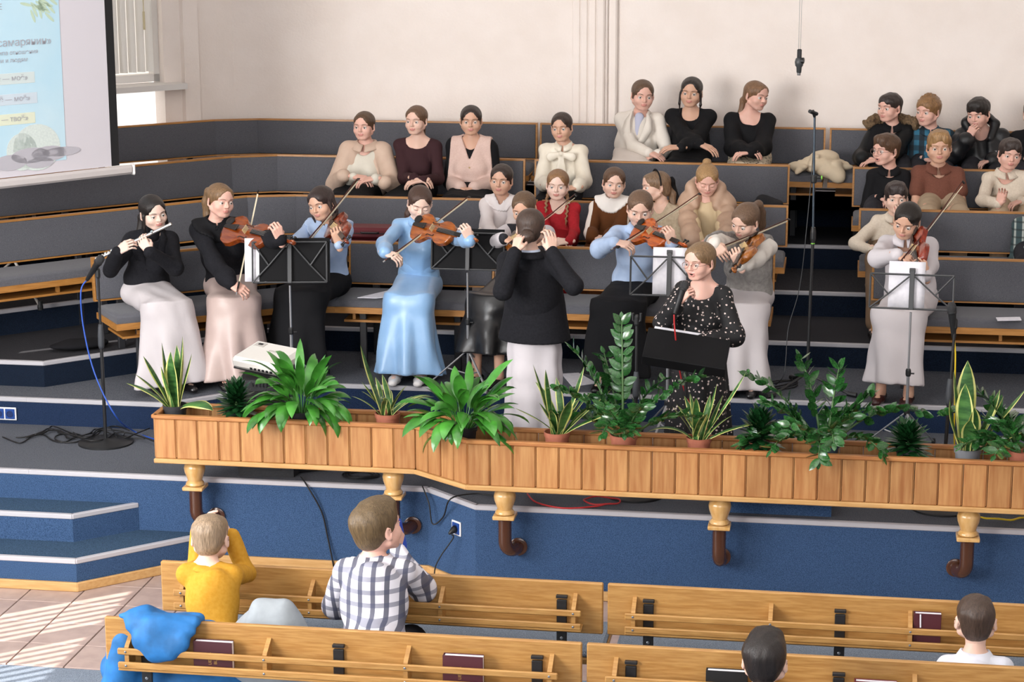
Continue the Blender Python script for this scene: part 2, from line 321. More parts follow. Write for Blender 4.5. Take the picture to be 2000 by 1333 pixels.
# ---------------------------------------------------------------- upholstered choir benches
def offset_poly(P, d):
    P = [np.array(p, float) for p in P]; out = []
    for i in range(len(P)):
        ns = []
        if i > 0: t = P[i]-P[i-1]; t /= np.linalg.norm(t); ns.append(np.array((t[1], -t[0])))
        if i < len(P)-1: t = P[i+1]-P[i]; t /= np.linalg.norm(t); ns.append(np.array((t[1], -t[0])))
        n = sum(ns); n /= np.linalg.norm(n); out.append(P[i]+n*d/max(.3, n@ns[0]))
    return out
def bench(a, b, fa, fb, z, label, ends=(1, 1), shelf=True):
    """a,b: ends of the backrest line; fa,fb: ends of the seat front edge"""
    a, b, fa, fb = [np.array(q, float) for q in (a, b, fa, fb)]
    d = (b-a)/np.linalg.norm(b-a); ang = math.atan2(d[1], d[0]); o = (a+b)/2
    R = np.array([[d[0], d[1]], [-d[1], d[0]]]); L = np.linalg.norm(b-a); h = L/2
    t = thing('choir_bench', label, 'bench', (o[0], o[1], z), ang, 'upholstered choir benches')
    la, lb = R@(fa-o), R@(fb-o); dep = -la[1]
    def seatpoly(y0, y1, ins):
        q = []
        for y in (y0, y1):
            s = -y/dep; xl = -h+(la[0]+h)*s; xr = h+(lb[0]-h)*s; q.append((xl+ins, xr-ins, y))
        return [(q[1][0], q[1][2]), (q[1][1], q[1][2]), (q[0][1], q[0][2]), (q[0][0], q[0][2])]
    # seat board, lipping, cushion
    MB().prism(seatpoly(-.07, -dep, .003), .385, .425).build('seat_board', M_OAKD, t)
    mb = MB(); P = seatpoly(-.08, -dep+.012, .012); cx = np.mean([p[0] for p in P]); cy = np.mean([p[1] for p in P])
    rings = []
    for ins, zz in ((0, .425), (0, .455), (.012, .472), (.04, .482), (.10, .486)):
        w = [np.array(p)+(np.array((cx, cy))-np.array(p))/np.array((abs(cx-p[0])+1e-6, abs(cy-p[1])+1e-6))*ins for p in P]; rings.append([(q[0], q[1], zz) for q in w])
    V = sum(rings, []); F_ = [(i*4+j, i*4+(j+1) % 4, i*4+4+(j+1) % 4, i*4+4+j) for i in range(4) for j in range(4)]+[(16, 17, 18, 19)]
    mb.add(V, F_).build('seat_cushion', M_FAB, t, smooth=True, sharp=50)
    # backrest: padded panel in a thin wooden frame
    ti = .07
    def by(zz): return -.045+ti*(zz-.49)
    Z0, Z1 = .49, .775
    def slab(mb, x0, x1, z0, z1, y0, y1):
        V = [(x0, by(z0)+y0, z0), (x1, by(z0)+y0, z0), (x1, by(z1)+y0, z1), (x0, by(z1)+y0, z1), (x0, by(z0)+y1, z0), (x1, by(z0)+y1, z0), (x1, by(z1)+y1, z1), (x0, by(z1)+y1, z1)]
        return mb.add(V, [(0, 1, 2, 3), (7, 6, 5, 4), (0, 4, 5, 1), (3, 2, 6, 7), (1, 5, 6, 2), (0, 3, 7, 4)])
    e0, e1 = .014*ends[0], .014*ends[1]
    mb = MB(); slab(mb, -h+.001, h-.001, Z0, Z0+.010, 0, .034); slab(mb, -h+.001, h-.001, Z1-.012, Z1, 0, .034)
    if ends[0]: slab(mb, -h+.001, -h+.014, Z0+.01, Z1-.012, 0, .034)
    if ends[1]: slab(mb, h-.014, h-.001, Z0+.01, Z1-.012, 0, .034)
    slab(mb, -h+.006, h-.006, Z0+.01, Z1-.012, .022, .032); mb.build('backrest_frame', M_OAKD, t)
    nx = 3; g = []
    mb = MB(); x0, x1 = -h+.002+e0, h-.002-e1
    for zz, yy in ((Z0+.0105, .008), (Z0+.014, -.006), (Z0+.04, -.012), (Z1-.042, -.012), (Z1-.016, -.006), (Z1-.0125, .008)):
        for xx, yo in ((x0, .006), (x0+.012, 0), (x1-.012, 0), (x1, .006)): g.append((xx, by(zz)+yy+yo, zz))
    mb.add(g, [(r*4+c, r*4+c+1, r*4+c+5, r*4+c+4) for r in range(5) for c in range(3)]); mb.build('backrest_pad', M_FAB, t, smooth=True, sharp=55)
    # steel frame and legs, book shelf
    xs = [-h+.18, h-.18] if L < 1.4 else [-h+.22, 0, h-.22]
    if L < .6: xs = [0]
    for x in xs:
        MB().box((x, -.005, .245), (.045, .03, .49), ch=.004).box((x, by(.6)+.045, .60), (.045, .02, .24), ch=.004).build('leg', M_BARK, t)
        MB().box((x, -dep+.10, .185), (.045, .03, .37), ch=.004).box((x, -dep/2, .372), (.04, dep-.15, .024)).build('leg', M_BARK, t)
    if shelf and L > .6:
        MB().prism(seatpoly(-.12, -dep+.06, .06), .315, .33).build('book_shelf', M_OAKD, t)
        for x in np.linspace(-h*.75, h*.75, 4): MB().box((x, -dep+.09, .357), (.02, .03, .052)).build('shelf_spacer', M_OAKD, t)
    return t
def row(pts, z, labels, depth=.5, ends=None):
    off = offset_poly(pts, depth); n = len(pts)-1
    for i in range(n):
        if labels[i] is None: continue
        e = (1 if i == 0 else 0, 1 if i == n-1 else 0) if ends is None else ends[i]
        bench(pts[i], pts[i+1], off[i], off[i+1], z, labels[i], e)
row([(-4.80, 12.70), (-3.72, 13.50), (-3.30, 13.54)], zB, ['angled front-row choir bench under the flute and viola players', 'short front-row choir bench joining the angled and straight ones'], .5, [(1, 0), (0, 0)])
row([(-3.29, 13.54), (-2.30, 13.54)], zB, ['straight front-row choir bench under the girl in the light blue dress'], .5)
row([(-2.27, 13.54), (-.45, 13.54)], zB, ['front-row choir bench under the boyish-cut girl in a blue shirt'.replace('boyish-cut girl', 'violinist')], .5)
row([(.17, 13.5), (2.3, 13.5)], zB, ['front-row choir bench under the violinist all in white'], .5)
row([(-6.1, 12.52), (-4.245, 14.375), (-3.90, 14.47), (-2.15, 14.47)], zC, ['angled second-row choir bench behind the flute player', 'short second-row choir bench at the corner by the violist', 'second-row choir bench behind the girl in light blue'], .48)
row([(-2.12, 14.47), (-.40, 14.47)], zC, ['second-row choir bench under the girl in the brown pinafore'], .48)
row([(.08, 14.42), (2.3, 14.42)], zC, ['second-row choir bench behind the violinist all in white'], .48)
row([(-6.5, 13.25), (-4.60, 15.173), (-4.27, 15.32), (-2.37, 15.33)], zD, ['angled third-row choir bench below the screen', 'short third-row choir bench at the corner', 'third-row choir bench under the girls in beige, burgundy and pink'], .48)
row([(-2.30, 15.33), (-.42, 15.29)], zD, ['third-row choir bench under the girl in a white bow blouse'], .48)
row([(.03, 15.25), (2.3, 15.25)], zD, ['third-row choir bench under the boy in the brown polo'], .48)
row([(-6.4, 14.74), (-4.975, 16.01), (-4.645, 16.13), (-2.40, 16.15)], zE, ['angled back-row choir bench by the window', 'short back-row choir bench at the wall corner', 'long back-row choir bench along the pink-white wall'], .48)
row([(-2.38, 16.15), (-.18, 16.13)], zE, ['back-row choir bench under the girls in white blazer and black tops'], .48)
row([(-.15, 16.13), (2.6, 16.10)], zE, ['back-row choir bench under the boys by the wall'], .48)
# ---------------------------------------------------------------- pews in the nave (backs towards the camera)
M_BOLT = mat('bolt_steel', '#8f949a', .35, metal=.8)
def pew(x0, x1, Y, label):
    L = x1-x0; h = L/2; t = thing('pew', label, 'pew', ((x0+x1)/2, Y, 0), 0, 'wooden nave pews')
    MB().box((0, .012, .722), (L, .024, .235), ch=.005).build('backrest', M_OAK, t)
    MB().box((0, .31, .435), (L-.02, .42, .03), ch=.006).build('seat', M_OAK, t)
    MB().box((0, .31, .463), (L-.03, .41, .03), ch=.012).build('seat_pad', M_CARPET2, t)
    MB().box((0, .036, .722), (L-.02, .02, .22), ch=.008).build('backrest_pad', M_CARPET2, t)
    for x in (-h+.18, 0, h-.18):
        mb = MB().box((x, -.008, .60), (.045, .014, .32), ch=.003).box((x, -.008, .774), (.05, .02, .014), ch=.002).box((x, 0, .23), (.045, .03, .46), ch=.003).box((x, .25, .41), (.045, .5, .02)).box((x, .48, .21), (.045, .03, .42), ch=.003).box((x, .25, .012), (.05, .56, .024), ch=.004); mb.build('leg', M_BLK, t)
        MB().lathe([(.007, 0), (.007, .003), (.004, .005)], 10, (x, -.015, .585), R=frame((0, 0, 1), (0, -1, 0))).build('bolt', M_BOLT, t)
    # hymn-book rack: two rails, ledge, wooden brackets
    for zz in (.728, .668): MB().box((0, -.088, zz), (L-.17, .014, .028), ch=.004).build('rack_rail', M_OAK, t)
    MB().box((0, -.05, .648), (L-.17, .08, .010), ch=.002).build('rack_ledge', M_OAK, t)
    for x in np.linspace(-h+.12, h-.12, 4):
        mb = MB(); P = [(0, .655), (-.08, .655), (-.08, .742), (-.07, .75), (0, .79)]
        V = [(x+s*.009, yy, zz) for s in (-1, 1) for yy, zz in P]; mb.add(V, [(0, 1, 2, 3, 4), (9, 8, 7, 6, 5)]+[(i, i+5, (i+1) % 5+5, (i+1) % 5) for i in range(5)]); mb.build('rack_bracket', M_OAK, t)
        for zz in (.728, .668): MB().lathe([(.005, 0), (.005, .002), (.003, .003)], 8, (x, -.095, zz), R=frame((0, 0, 1), (0, -1, 0))).build('screw', M_BOLT, t)
    return t
pew(-3.0, -.995, 8.63, 'left pew of the farther row, nearest the stage outlet')
pew(-.975, 1.03, 8.63, 'right pew of the farther row below the long planter')
pew(-3.0, -.995, 7.90, 'left pew of the nearer row with the blue jacket over it')
pew(-.975, 1.03, 7.90, 'right pew of the nearer row, behind the dark-haired boy')
pew(-.975, 1.03, 7.17, 'right pew of the nearest row, mostly below the picture edge') if 0 else None
# ---------------------------------------------------------------- planter box on turned pillars
M_PINE = mat('turned_pine', '#c99a58', .3, '#d8b178', 6, (6, 6, 1), coat=.6)
M_BROWN = mat('brown_pipe', '#4a2a1a', .25, coat=.4)
PL0, PL1 = np.array((-3.755, 10.80)), np.array((-2.275, 10.80)); PR0, PR1 = np.array((-1.945, 10.55)), np.array((2.1, 10.55))
ZP0, ZP1 = .655, .93
pl = thing('planter_box', 'long cedar-board planter box on turned pillars along the stage edge', 'planter', (-2, 10.8, .655))
PO = np.array((-2, 10.8, .655))
front = [PL0, PL1, PR0, PR1]; back = [np.array(q) for q in offset_poly(front, -.27)]
back[0][0] = PL0[0]; 
def wallrun(a, b, w, inner=False):
    a, b = np.array(a), np.array(b); L = np.linalg.norm(b-a); n = max(1, round(L/w)); d = (b-a)/L
    for i in range(n):
        c = a+d*(i+.5)*L/n; wd = L/n
        mb = MB(); mb.box((0, 0, (ZP1-ZP0-.05)/2), (wd-.008, .016, ZP1-ZP0-.05), ch=.004); mb.box((wd/2-.004, .004, (ZP1-ZP0-.05)/2), (.010, .008, ZP1-ZP0-.05))
        o = mb.build('board', M_BOARD, pl); o.location = (*(c-PO[:2]), ZP0+.025-PO[2]); o.rotation_euler = (0, 0, math.atan2(d[1], d[0]))
for a, b, w in ((PL0, PL1, .1232), (PL1, PR0, .1035), (PR0, PR1, .1232)): wallrun(a, b, w)
for a, b in ((back[0], back[1]), (back[1], back[2]), (back[2], back[3])): wallrun(a, b, .1232)
wallrun(PL0+np.array((0, .27)), PL0, .135)
def strip(a, b, y, z, wd, ht, nm, mt):
    a, b = np.array(a), np.array(b); d = (b-a)/np.linalg.norm(b-a); c = (a+b)/2; L = np.linalg.norm(b-a)
    o = MB().box((0, 0, 0), (L+.012, wd, ht), ch=.004).build(nm, mt, pl); o.location = (c[0]-PO[0], c[1]-PO[1], z-PO[2]); o.rotation_euler = (0, 0, math.atan2(d[1], d[0])); return o
for a, b in zip(front[:-1], front[1:]): strip(a, b, 0, ZP1-.012, .034, .022, 'top_rim', M_TRIM); strip(a, b, 0, ZP0+.012, .045, .026, 'bottom_rim', M_PALE)
for a, b in zip(back[:-1], back[1:]): strip(a, b, 0, ZP1-.012, .034, .022, 'top_rim', M_TRIM)
strip(PL0+np.array((0, .27)), PL0, 0, ZP1-.012, .034, .022, 'top_rim', M_TRIM)
f3 = [*front]; poly = [tuple(q-PO[:2]) for q in front]+[tuple(q-PO[:2]) for q in back[::-1]]
MB().prism(poly, .015, .03).build('base_board', M_TRIM, pl)
for k, (u, ang) in enumerate(((380, .5), (768, .5), (986, .35), (1406, .05), (1892, -.3))):
    yc = (10.9 if u < 800 else 10.63); x = xat(u, yc, .6); ox, oy = x-PO[0], yc-PO[1]
    h0 = -.165
    pr = [(.047, 0), (.052, .004), (.052, .012), (.046, .020), (.040, .026), (.045, .045), (.056, .075), (.060, .10), (.056, .118), (.045, .128), (.042, .136), (.050, .146), (.052, .153)]
    MB().lathe([(r, h0+.012+z) for r, z in pr], 24, (ox, oy, 0)).box((ox, oy, h0), (.118, .118, .022), ch=.004).build('pillar', M_PINE, pl, smooth=True, sharp=40)
    # brown bent pipe bolted to the stage riser
    yw = (YAL if u < 800 else YAR)
    pts = [(ox, oy, h0-.01), (ox, oy, h0-.14)]
    dy = yw-yc
    for i in range(1, 7): a = i/6*math.pi/2; pts.append((ox+ang*.12*(1-math.cos(a)), oy+(1-math.cos(a))*.07, h0-.14-.07*math.sin(a)))
    pts.append((ox+ang*.16, oy+dy, h0-.205))
    MB().tube(pts, .036, 14).build('pipe_bracket', M_BROWN, pl, smooth=True, sharp=60)
    MB().lathe([(.050, 0), (.050, .006), (.042, .010)], 18, (ox+ang*.16, oy+dy-.008, h0-.205), R=frame((1, 0, 0), (0, -1, 0))).build('pipe_flange', M_BROWN, pl, smooth=True, sharp=40)
# ---------------------------------------------------------------- implicit-surface sculpting (bodies, hair, cloth)
def nz(v): v = np.asarray(v, float); return v/(np.linalg.norm(v)+1e-12)
class SDF:
    """smooth union of primitives, meshed with surface nets"""
    def __init__(s): s.p = []; s.post = []
    def cone(s, a, b, ra, rb, k=.02, flat=None, cut=False, sh=None):
        """tapered capsule a->b; flat=(dir, factor) squashes it along dir"""
        a, b = np.array(a, float), np.array(b, float); mr = max(ra, rb)*1.05
        if flat is not None: fd, ff = nz(flat[0]), flat[1]; mr *= max(1, ff)
        lo, hi = np.minimum(a, b)-mr, np.maximum(a, b)+mr; ab = b-a; L2 = ab@ab+1e-12
        def f(X, Y, Z):
            px, py, pz = X-a[0], Y-a[1], Z-a[2]
            t = np.clip((px*ab[0]+py*ab[1]+pz*ab[2])/L2, 0, 1)
            px, py, pz = px-t*ab[0], py-t*ab[1], pz-t*ab[2]
            q = px*px+py*py+pz*pz
            if flat is not None: c = px*fd[0]+py*fd[1]+pz*fd[2]; q = q+c*c*(1/ff**2-1)
            return np.sqrt(q)-(ra+(rb-ra)*t)
        s.p.append((f, lo, hi, k, cut)); return s
    def chain(s, pts, rs, k=.02, **kw):
        for i in range(len(pts)-1): s.cone(pts[i], pts[i+1], rs[i], rs[i+1], k, **kw)
        return s
    def ball(s, c, r, k=.02, cut=False): return s.cone(c, np.array(c, float)+1e-6, r, r, k, None, cut)
    def ell(s, c, rad, R=None, k=.02, cut=False):
        c = np.array(c, float); rad = np.array(rad, float); R = np.eye(3) if R is None else np.array(R)
        ext = np.sqrt(((R*rad)**2).sum(1))*1.05; rm = rad.min()
        def f(X, Y, Z):
            x, y, z = X-c[0], Y-c[1], Z-c[2]
            u = (x*R[0, 0]+y*R[1, 0]+z*R[2, 0])/rad[0]; v = (x*R[0, 1]+y*R[1, 1]+z*R[2, 1])/rad[1]; w_ = (x*R[0, 2]+y*R[1, 2]+z*R[2, 2])/rad[2]
            k0 = np.sqrt(u*u+v*v+w_*w_)+1e-9; k1 = np.sqrt((u/rad[0])**2+(v/rad[1])**2+(w_/rad[2])**2)+1e-9
            return k0*(k0-1)/k1
        s.p.append((f, c-ext, c+ext, k, cut)); return s
    def skirt(s, a, b, ra, rb, fx, n=9, amp=.1, ph=0, k=.03, flat=.8, pw=1.0):
        """pleated column from a (top) to b (hem); fx: width direction; radius ra -> rb, folds grow towards the hem"""
        a, b = np.array(a, float), np.array(b, float); ax = b-a; L = np.linalg.norm(ax); ax = ax/L
        x = np.array(fx, float); x = nz(x-ax*(x@ax)); y = np.cross(ax, x); mr = max(ra, rb)*1.35
        lo, hi = np.minimum(a, b)-mr, np.maximum(a, b)+mr
        def f(X, Y, Z):
            px, py, pz = X-a[0], Y-a[1], Z-a[2]; t = (px*ax[0]+py*ax[1]+pz*ax[2])/L
            u = px*x[0]+py*x[1]+pz*x[2]; v = (px*y[0]+py*y[1]+pz*y[2])/flat
            tc = np.clip(t, 0, 1); th = np.arctan2(v, u)
            R_ = (ra+(rb-ra)*tc**pw)*(1+amp*tc**1.3*(np.sin(n*th+ph+2*tc)+.5*np.sin((2*n-3)*th+2*ph)))
            d = (np.sqrt(u*u+v*v)-R_)*.85
            return np.maximum(d, np.maximum(t-1, -t-.02)*L)
        s.p.append((f, lo, hi, k, False)); return s
    def plane(s, c, n, k=.005):
        """cut away everything on the side n points to"""
        c, n = np.array(c, float), nz(n)
        s.p.append((lambda X, Y, Z: -((X-c[0])*n[0]+(Y-c[1])*n[1]+(Z-c[2])*n[2]), None, None, k, True)); return s
    def shell(s, off, *regions):
        """grow the surface by off and keep only the parts inside every region (functions, negative inside)"""
        o = SDF(); o.p = [q for q in s.p if not q[4]]; o.post = [(off, regions)]; return o
    def mesh(s, h, wr=0, wf=40, seed=0):
        lo = np.min([p[1] for p in s.p if p[1] is not None and not p[4]], 0)-3*h-.01; hi = np.max([p[2] for p in s.p if p[2] is not None and not p[4]], 0)+3*h+.01
        n = np.ceil((hi-lo)/h).astype(int)+1; ax = [(lo[i]+h*np.arange(n[i])).astype(np.float32) for i in range(3)]
        D = np.full(n, .5, np.float32)
        for f, l, u, k, cut in s.p:
            if l is None: i0 = np.zeros(3, int); i1 = n
            else: i0 = np.clip(np.floor((l-k-2*h-lo)/h).astype(int), 0, n); i1 = np.clip(np.ceil((u+k+2*h-lo)/h).astype(int)+1, 0, n)
            if (i1-i0).min() <= 0: continue
            sl = tuple(slice(a, b) for a, b in zip(i0, i1))
            X, Y, Z = ax[0][sl[0]][:, None, None], ax[1][sl[1]][None, :, None], ax[2][sl[2]][None, None, :]
            d = f(X, Y, Z).astype(np.float32); e = D[sl]
            if cut: d = -d; g = np.clip(.5-.5*(e-d)/k, 0, 1); D[sl] = e+(d-e)*g+k*g*(1-g)
            else: g = np.clip(.5+.5*(e-d)/k, 0, 1); D[sl] = e+(d-e)*g-k*g*(1-g)
        if wr:
            rs = np.random.RandomState(seed); X, Y, Z = ax[0][:, None, None], ax[1][None, :, None], ax[2][None, None, :]
            for i in range(5):
                kx = rs.randn(3)*wf*(.5+.35*i)*.6; D += (wr/(1+.5*i)*np.sin(kx[0]*X+kx[1]*Y+kx[2]*Z*.7+rs.rand()*6)).astype(np.float32)
        for off, regs in s.post:
            D -= off; X, Y, Z = ax[0][:, None, None], ax[1][None, :, None], ax[2][None, None, :]
            for g_ in regs: D = np.maximum(D, g_(X, Y, Z)).astype(np.float32)
        D[0] = D[-1] = .5; D[:, 0] = D[:, -1] = .5; D[:, :, 0] = D[:, :, -1] = .5
        return nets(D, lo, h)
def nets(D, lo, h):
    S = D < 0; c = S[:-1, :-1, :-1].astype(np.int8)
    tot = sum(S[i:S.shape[0]-1+i, j:S.shape[1]-1+j, k:S.shape[2]-1+k].astype(np.int8) for i in (0, 1) for j in (0, 1) for k in (0, 1))
    act = (tot > 0) & (tot < 8); I = np.argwhere(act); idx = np.full(act.shape, -1, np.int32); idx[act] = np.arange(len(I))
    acc = np.zeros((len(I), 3), np.float32); cnt = np.zeros(len(I), np.float32)
    cor = [(i, j, k) for i in (0, 1) for j in (0, 1) for k in (0, 1)]
    for a in cor:
        for ax_ in range(3):
            if a[ax_]: continue
            b = list(a); b[ax_] = 1
            da = D[I[:, 0]+a[0], I[:, 1]+a[1], I[:, 2]+a[2]]; db = D[I[:, 0]+b[0], I[:, 1]+b[1], I[:, 2]+b[2]]
            mk = (da < 0) != (db < 0); t = np.where(mk, da/(da-db+1e-12), 0); p = np.tile(np.array(a, np.float32), (len(I), 1)); p[:, ax_] = t
            acc += p*mk[:, None]; cnt += mk
    V = (I+acc/np.maximum(cnt, 1)[:, None])*h+lo
    Fs = []
    for ax_ in range(3):
        sa = [slice(None)]*3; sb = [slice(None)]*3; sa[ax_] = slice(0, -1); sb[ax_] = slice(1, None)
        A, B = S[tuple(sa)], S[tuple(sb)]; E_ = np.argwhere(A != B); o1, o2 = [i for i in range(3) if i != ax_]
        E_ = E_[(E_[:, o1] > 0) & (E_[:, o2] > 0) & (E_[:, o1] < D.shape[o1]-1) & (E_[:, o2] < D.shape[o2]-1)]
        q = []
        for d1, d2 in ((-1, -1), (0, -1), (0, 0), (-1, 0)):
            e = E_.copy(); e[:, o1] += d1; e[:, o2] += d2; q.append(idx[e[:, 0], e[:, 1], e[:, 2]])
        q = np.stack(q, 1); fl = A[E_[:, 0], E_[:, 1], E_[:, 2]]
        if ax_ == 1: fl = ~fl
        q[~fl] = q[~fl][:, ::-1]; Fs.append(q)
    return V.astype(np.float64), np.concatenate(Fs)
class Mesh:
    """joined quad soup with material indices"""
    def __init__(s): s.V = []; s.F = []; s.M = []; s.n = 0
    def add(s, V, F_, mi=0):
        s.V.append(V); s.F.append(F_+s.n); s.M.append(np.full(len(F_), mi) if np.isscalar(mi) else mi); s.n += len(V); return s
    def build(s, name, mats, parent=None, origin=(0, 0, 0)):
        V = np.concatenate(s.V)-np.array(origin); F_ = np.concatenate(s.F).astype(np.int32); M = np.concatenate(s.M).astype(np.int32)
        me = bpy.data.meshes.new(name); me.vertices.add(len(V)); me.vertices.foreach_set('co', V.astype(np.float32).ravel())
        me.loops.add(len(F_)*4); me.loops.foreach_set('vertex_index', F_.ravel()); me.polygons.add(len(F_))
        me.polygons.foreach_set('loop_start', np.arange(0, len(F_)*4, 4, dtype=np.int32))
        for q in mats: me.materials.append(q)
        me.polygons.foreach_set('material_index', M); me.polygons.foreach_set('use_smooth', np.ones(len(F_), bool)); me.update(calc_edges=True)
        return link(name, me, parent)
def uvsphere(c, r, n=10):
    V = [(0, 0, 1)]; mm = n//2
    V = np.array([(math.sin(math.pi*(i+.001)/mm)*math.cos(2*math.pi*j/n), math.sin(math.pi*(i+.001)/mm)*math.sin(2*math.pi*j/n), math.cos(math.pi*i/mm)) for i in range(mm+1) for j in range(n)])*r+np.array(c)
    F_ = np.array([(i*n+j, (i+1)*n+j, (i+1)*n+(j+1) % n, i*n+(j+1) % n) for i in range(mm) for j in range(n)]); return V, F_
def quads(mb):
    F_ = []
    for f in mb.f:
        if len(f) == 4: F_.append(f)
        elif len(f) == 3: F_.append((*f, f[2]))
        else:
            for i in range(1, len(f)-1, 2): F_.append((f[0], f[i], f[i+1], f[min(i+2, len(f)-1)]))
    return np.array(mb.v), np.array(F_)
# ---- head prototype: face looks to -Y, +X is the picture's right, origin mid-head
_HEAD = {}
def head_proto(closed=False, mouth=0):
    key = (closed, mouth)
    if key in _HEAD: return _HEAD[key]
    s = SDF()
    s.ell((0, .014, .030), (.0745, .091, .0745), k=.02).ell((0, -.030, -.028), (.057, .055, .062), k=.03).ball((0, -.066, -.080), .0165, .02)
    s.cone((0, .035, -.03), (0, .03, -.11), .043, .039, .03)
    for sx in (-1, 1):
        s.ball((sx*.036, -.050, -.026), .031, .02); s.cone((sx*.012, -.083, .026), (sx*.042, -.070, .024), .010, .010, .012); s.cone((sx*.056, -.005, -.046), (sx*.024, -.058, -.077), .019, .015, .02)
    s.ell((0, -.05, .05), (.056, .038, .045), k=.02)
    for sx in (-1, 1): s.ball((sx*.0325, -.1045, .002), .0215, .012, True)
    s.cone((0, -.084, .010), (0, -.1015, -.020), .0062, .0095, .010); s.ball((.009, -.092, -.0235), .0068, .006).ball((-.009, -.092, -.0235), .0068, .006)
    ly = .009
    lipu = [(-.022, -.0785, -.058+ly), (-.008, -.0885, -.0535+ly), (0, -.0885, -.0548+ly), (.008, -.0885, -.0535+ly), (.022, -.0785, -.058+ly)]
    dz = -.010*mouth
    lipl = [(-.020, -.0785, -.060+ly), (-.009, -.0865, -.064+dz+ly), (.009, -.0865, -.064+dz+ly), (.020, -.0785, -.060+ly)]
    s.ell((0, -.070, -.058+ly), (.027, .014, .018), k=.015)
    s.chain(lipu, [.003, .0052, .0048, .0052, .003], .003).chain(lipl, [.003, .006, .006, .003], .003)
    if mouth: s.ell((0, -.088, -.0595+dz*.5+ly), (.012, .012, .003+.003*mouth), k=.003, cut=True)
    else: s.chain([(-.020, -.0835, -.0587+ly), (0, -.0945, -.0590+ly), (.020, -.0835, -.0587+ly)], [.0016]*3, .002, cut=True)
    for sx in (-1, 1):
        Re = np.array([[math.cos(.45), -sx*math.sin(.45), 0], [sx*math.sin(.45), math.cos(.45), 0], [0, 0, 1]])
        s.ell((sx*.0785, .012, -.008), (.007, .017, .028), Re, .006); s.ell((sx*.085, .009, -.004), (.006, .009, .016), Re, .004, True)
        s.ball((sx*.0750, .002, -.032), .006, .006)
        if closed: s.ell((sx*.032, -.0750, .001), (.0175, .0130, .0120), k=.004)
        else:
            s.chain([(sx*.0165, -.0800, .002), (sx*.024, -.0872, .0100), (sx*.033, -.0874, .0112), (sx*.042, -.0830, .0090), (sx*.0500, -.0725, .001)], [.0020, .0024, .0026, .0024, .0020], .003)
            s.chain([(sx*.018, -.079, .000), (sx*.032, -.0832, -.0090), (sx*.047, -.0725, -.002)], [.0018, .0022, .0018], .003)
    V, F_ = s.mesh(.0054)
    fc = V[F_].mean(1); M = np.zeros(len(F_), int)
    lip = (np.abs(fc[:, 0]) < .0215) & (fc[:, 1] < -.0745)
    zt = -.0408-.20*np.abs(fc[:, 0]); zb_ = -.0612+dz+.42*np.maximum(np.abs(fc[:, 0])-.006, 0)
    lip &= (fc[:, 2] < zt) & (fc[:, 2] > zb_); M[lip] = 1
    if mouth: M[(np.abs(fc[:, 0]) < .012) & (fc[:, 1] > -.0865) & (fc[:, 1] < -.07) & (np.abs(fc[:, 2]-(-.0505+dz*.5)) < .003+.003*mouth)] = 3
    me = Mesh().add(V, F_, M)
    for sx in (-1, 1):
        br = MB().tube([(sx*.014, -.0925, .0235), (sx*.025, -.0935, .0280), (sx*.038, -.088, .0292), (sx*.051, -.0745, .0235)], [.0018, .0026, .0023, .0010], 6, flat=.7); v, f = quads(br); me.add(v, f, 4)
        if not closed:
            v, f = uvsphere((sx*.0325, -.0722, .0010), .0142, 12); me.add(v, f, 2)
            v, f = uvsphere((sx*.0325, -.0812, .0010), .0067, 10); me.add(v*1, f, 3)
        ls = MB().tube([(sx*.0170, -.0815, .0035 if not closed else -.003), (sx*.026, -.0890, .0072 if not closed else -.006), (sx*.036, -.0880, .0074 if not closed else -.006), (sx*.0470, -.0765, .001 if not closed else -.003)], [.0006, .0009, .0010, .0006], 5); v, f = quads(ls); me.add(v, f, 4)
    _HEAD[key] = (np.concatenate(me.V), np.concatenate(me.F), np.concatenate(me.M)); return _HEAD[key]
# ---- hands: wrist at origin, fingers along +X, palm faces -Z, thumb towards +Y
_HAND = {}
def hand_proto(curl, spread=0.0):
    key = (curl, spread)
    if key in _HAND: return _HAND[key]
    s = SDF(); s.cone((-.03, 0, 0), (.012, 0, 0), .024, .024, .012, ((0, 0, 1), .72))
    for i, (y, kx, L, r) in enumerate(((-.031, .078, .85, .0074), (-.0105, .087, .98, .0082), (.0105, .089, 1.05, .0084), (.031, .084, .96, .0083))):
        s.cone((.008, y*.55, 0), (kx, y, 0), .0135, .0105, .012); p = np.array((kx, y, 0.)); a = 0
        yaw = y*4*(.3+spread)
        for (l, da, rr) in ((.043, 62, r), (.027, 80, r*.93), (.021, 45, r*.86)):
            a += math.radians(da*curl*(1+.06*(i-1.5)))+.04; q = p+np.array((math.cos(a)*math.cos(yaw), math.cos(a)*math.sin(yaw), -math.sin(a)))*l*L; s.cone(p, q, rr, rr*.92, .003); p = q
    s.cone((.01, .018, -.004), (.042, .040, -.016), .014, .0115, .012).cone((.042, .040, -.016), (.066, .044-.012*curl, -.030-.012*curl), .0105, .009, .006).cone((.066, .044-.012*curl, -.030-.012*curl), (.086, .038-.024*curl, -.036-.022*curl), .009, .0075, .004)
    _HAND[key] = s.mesh(.0046); return _HAND[key]
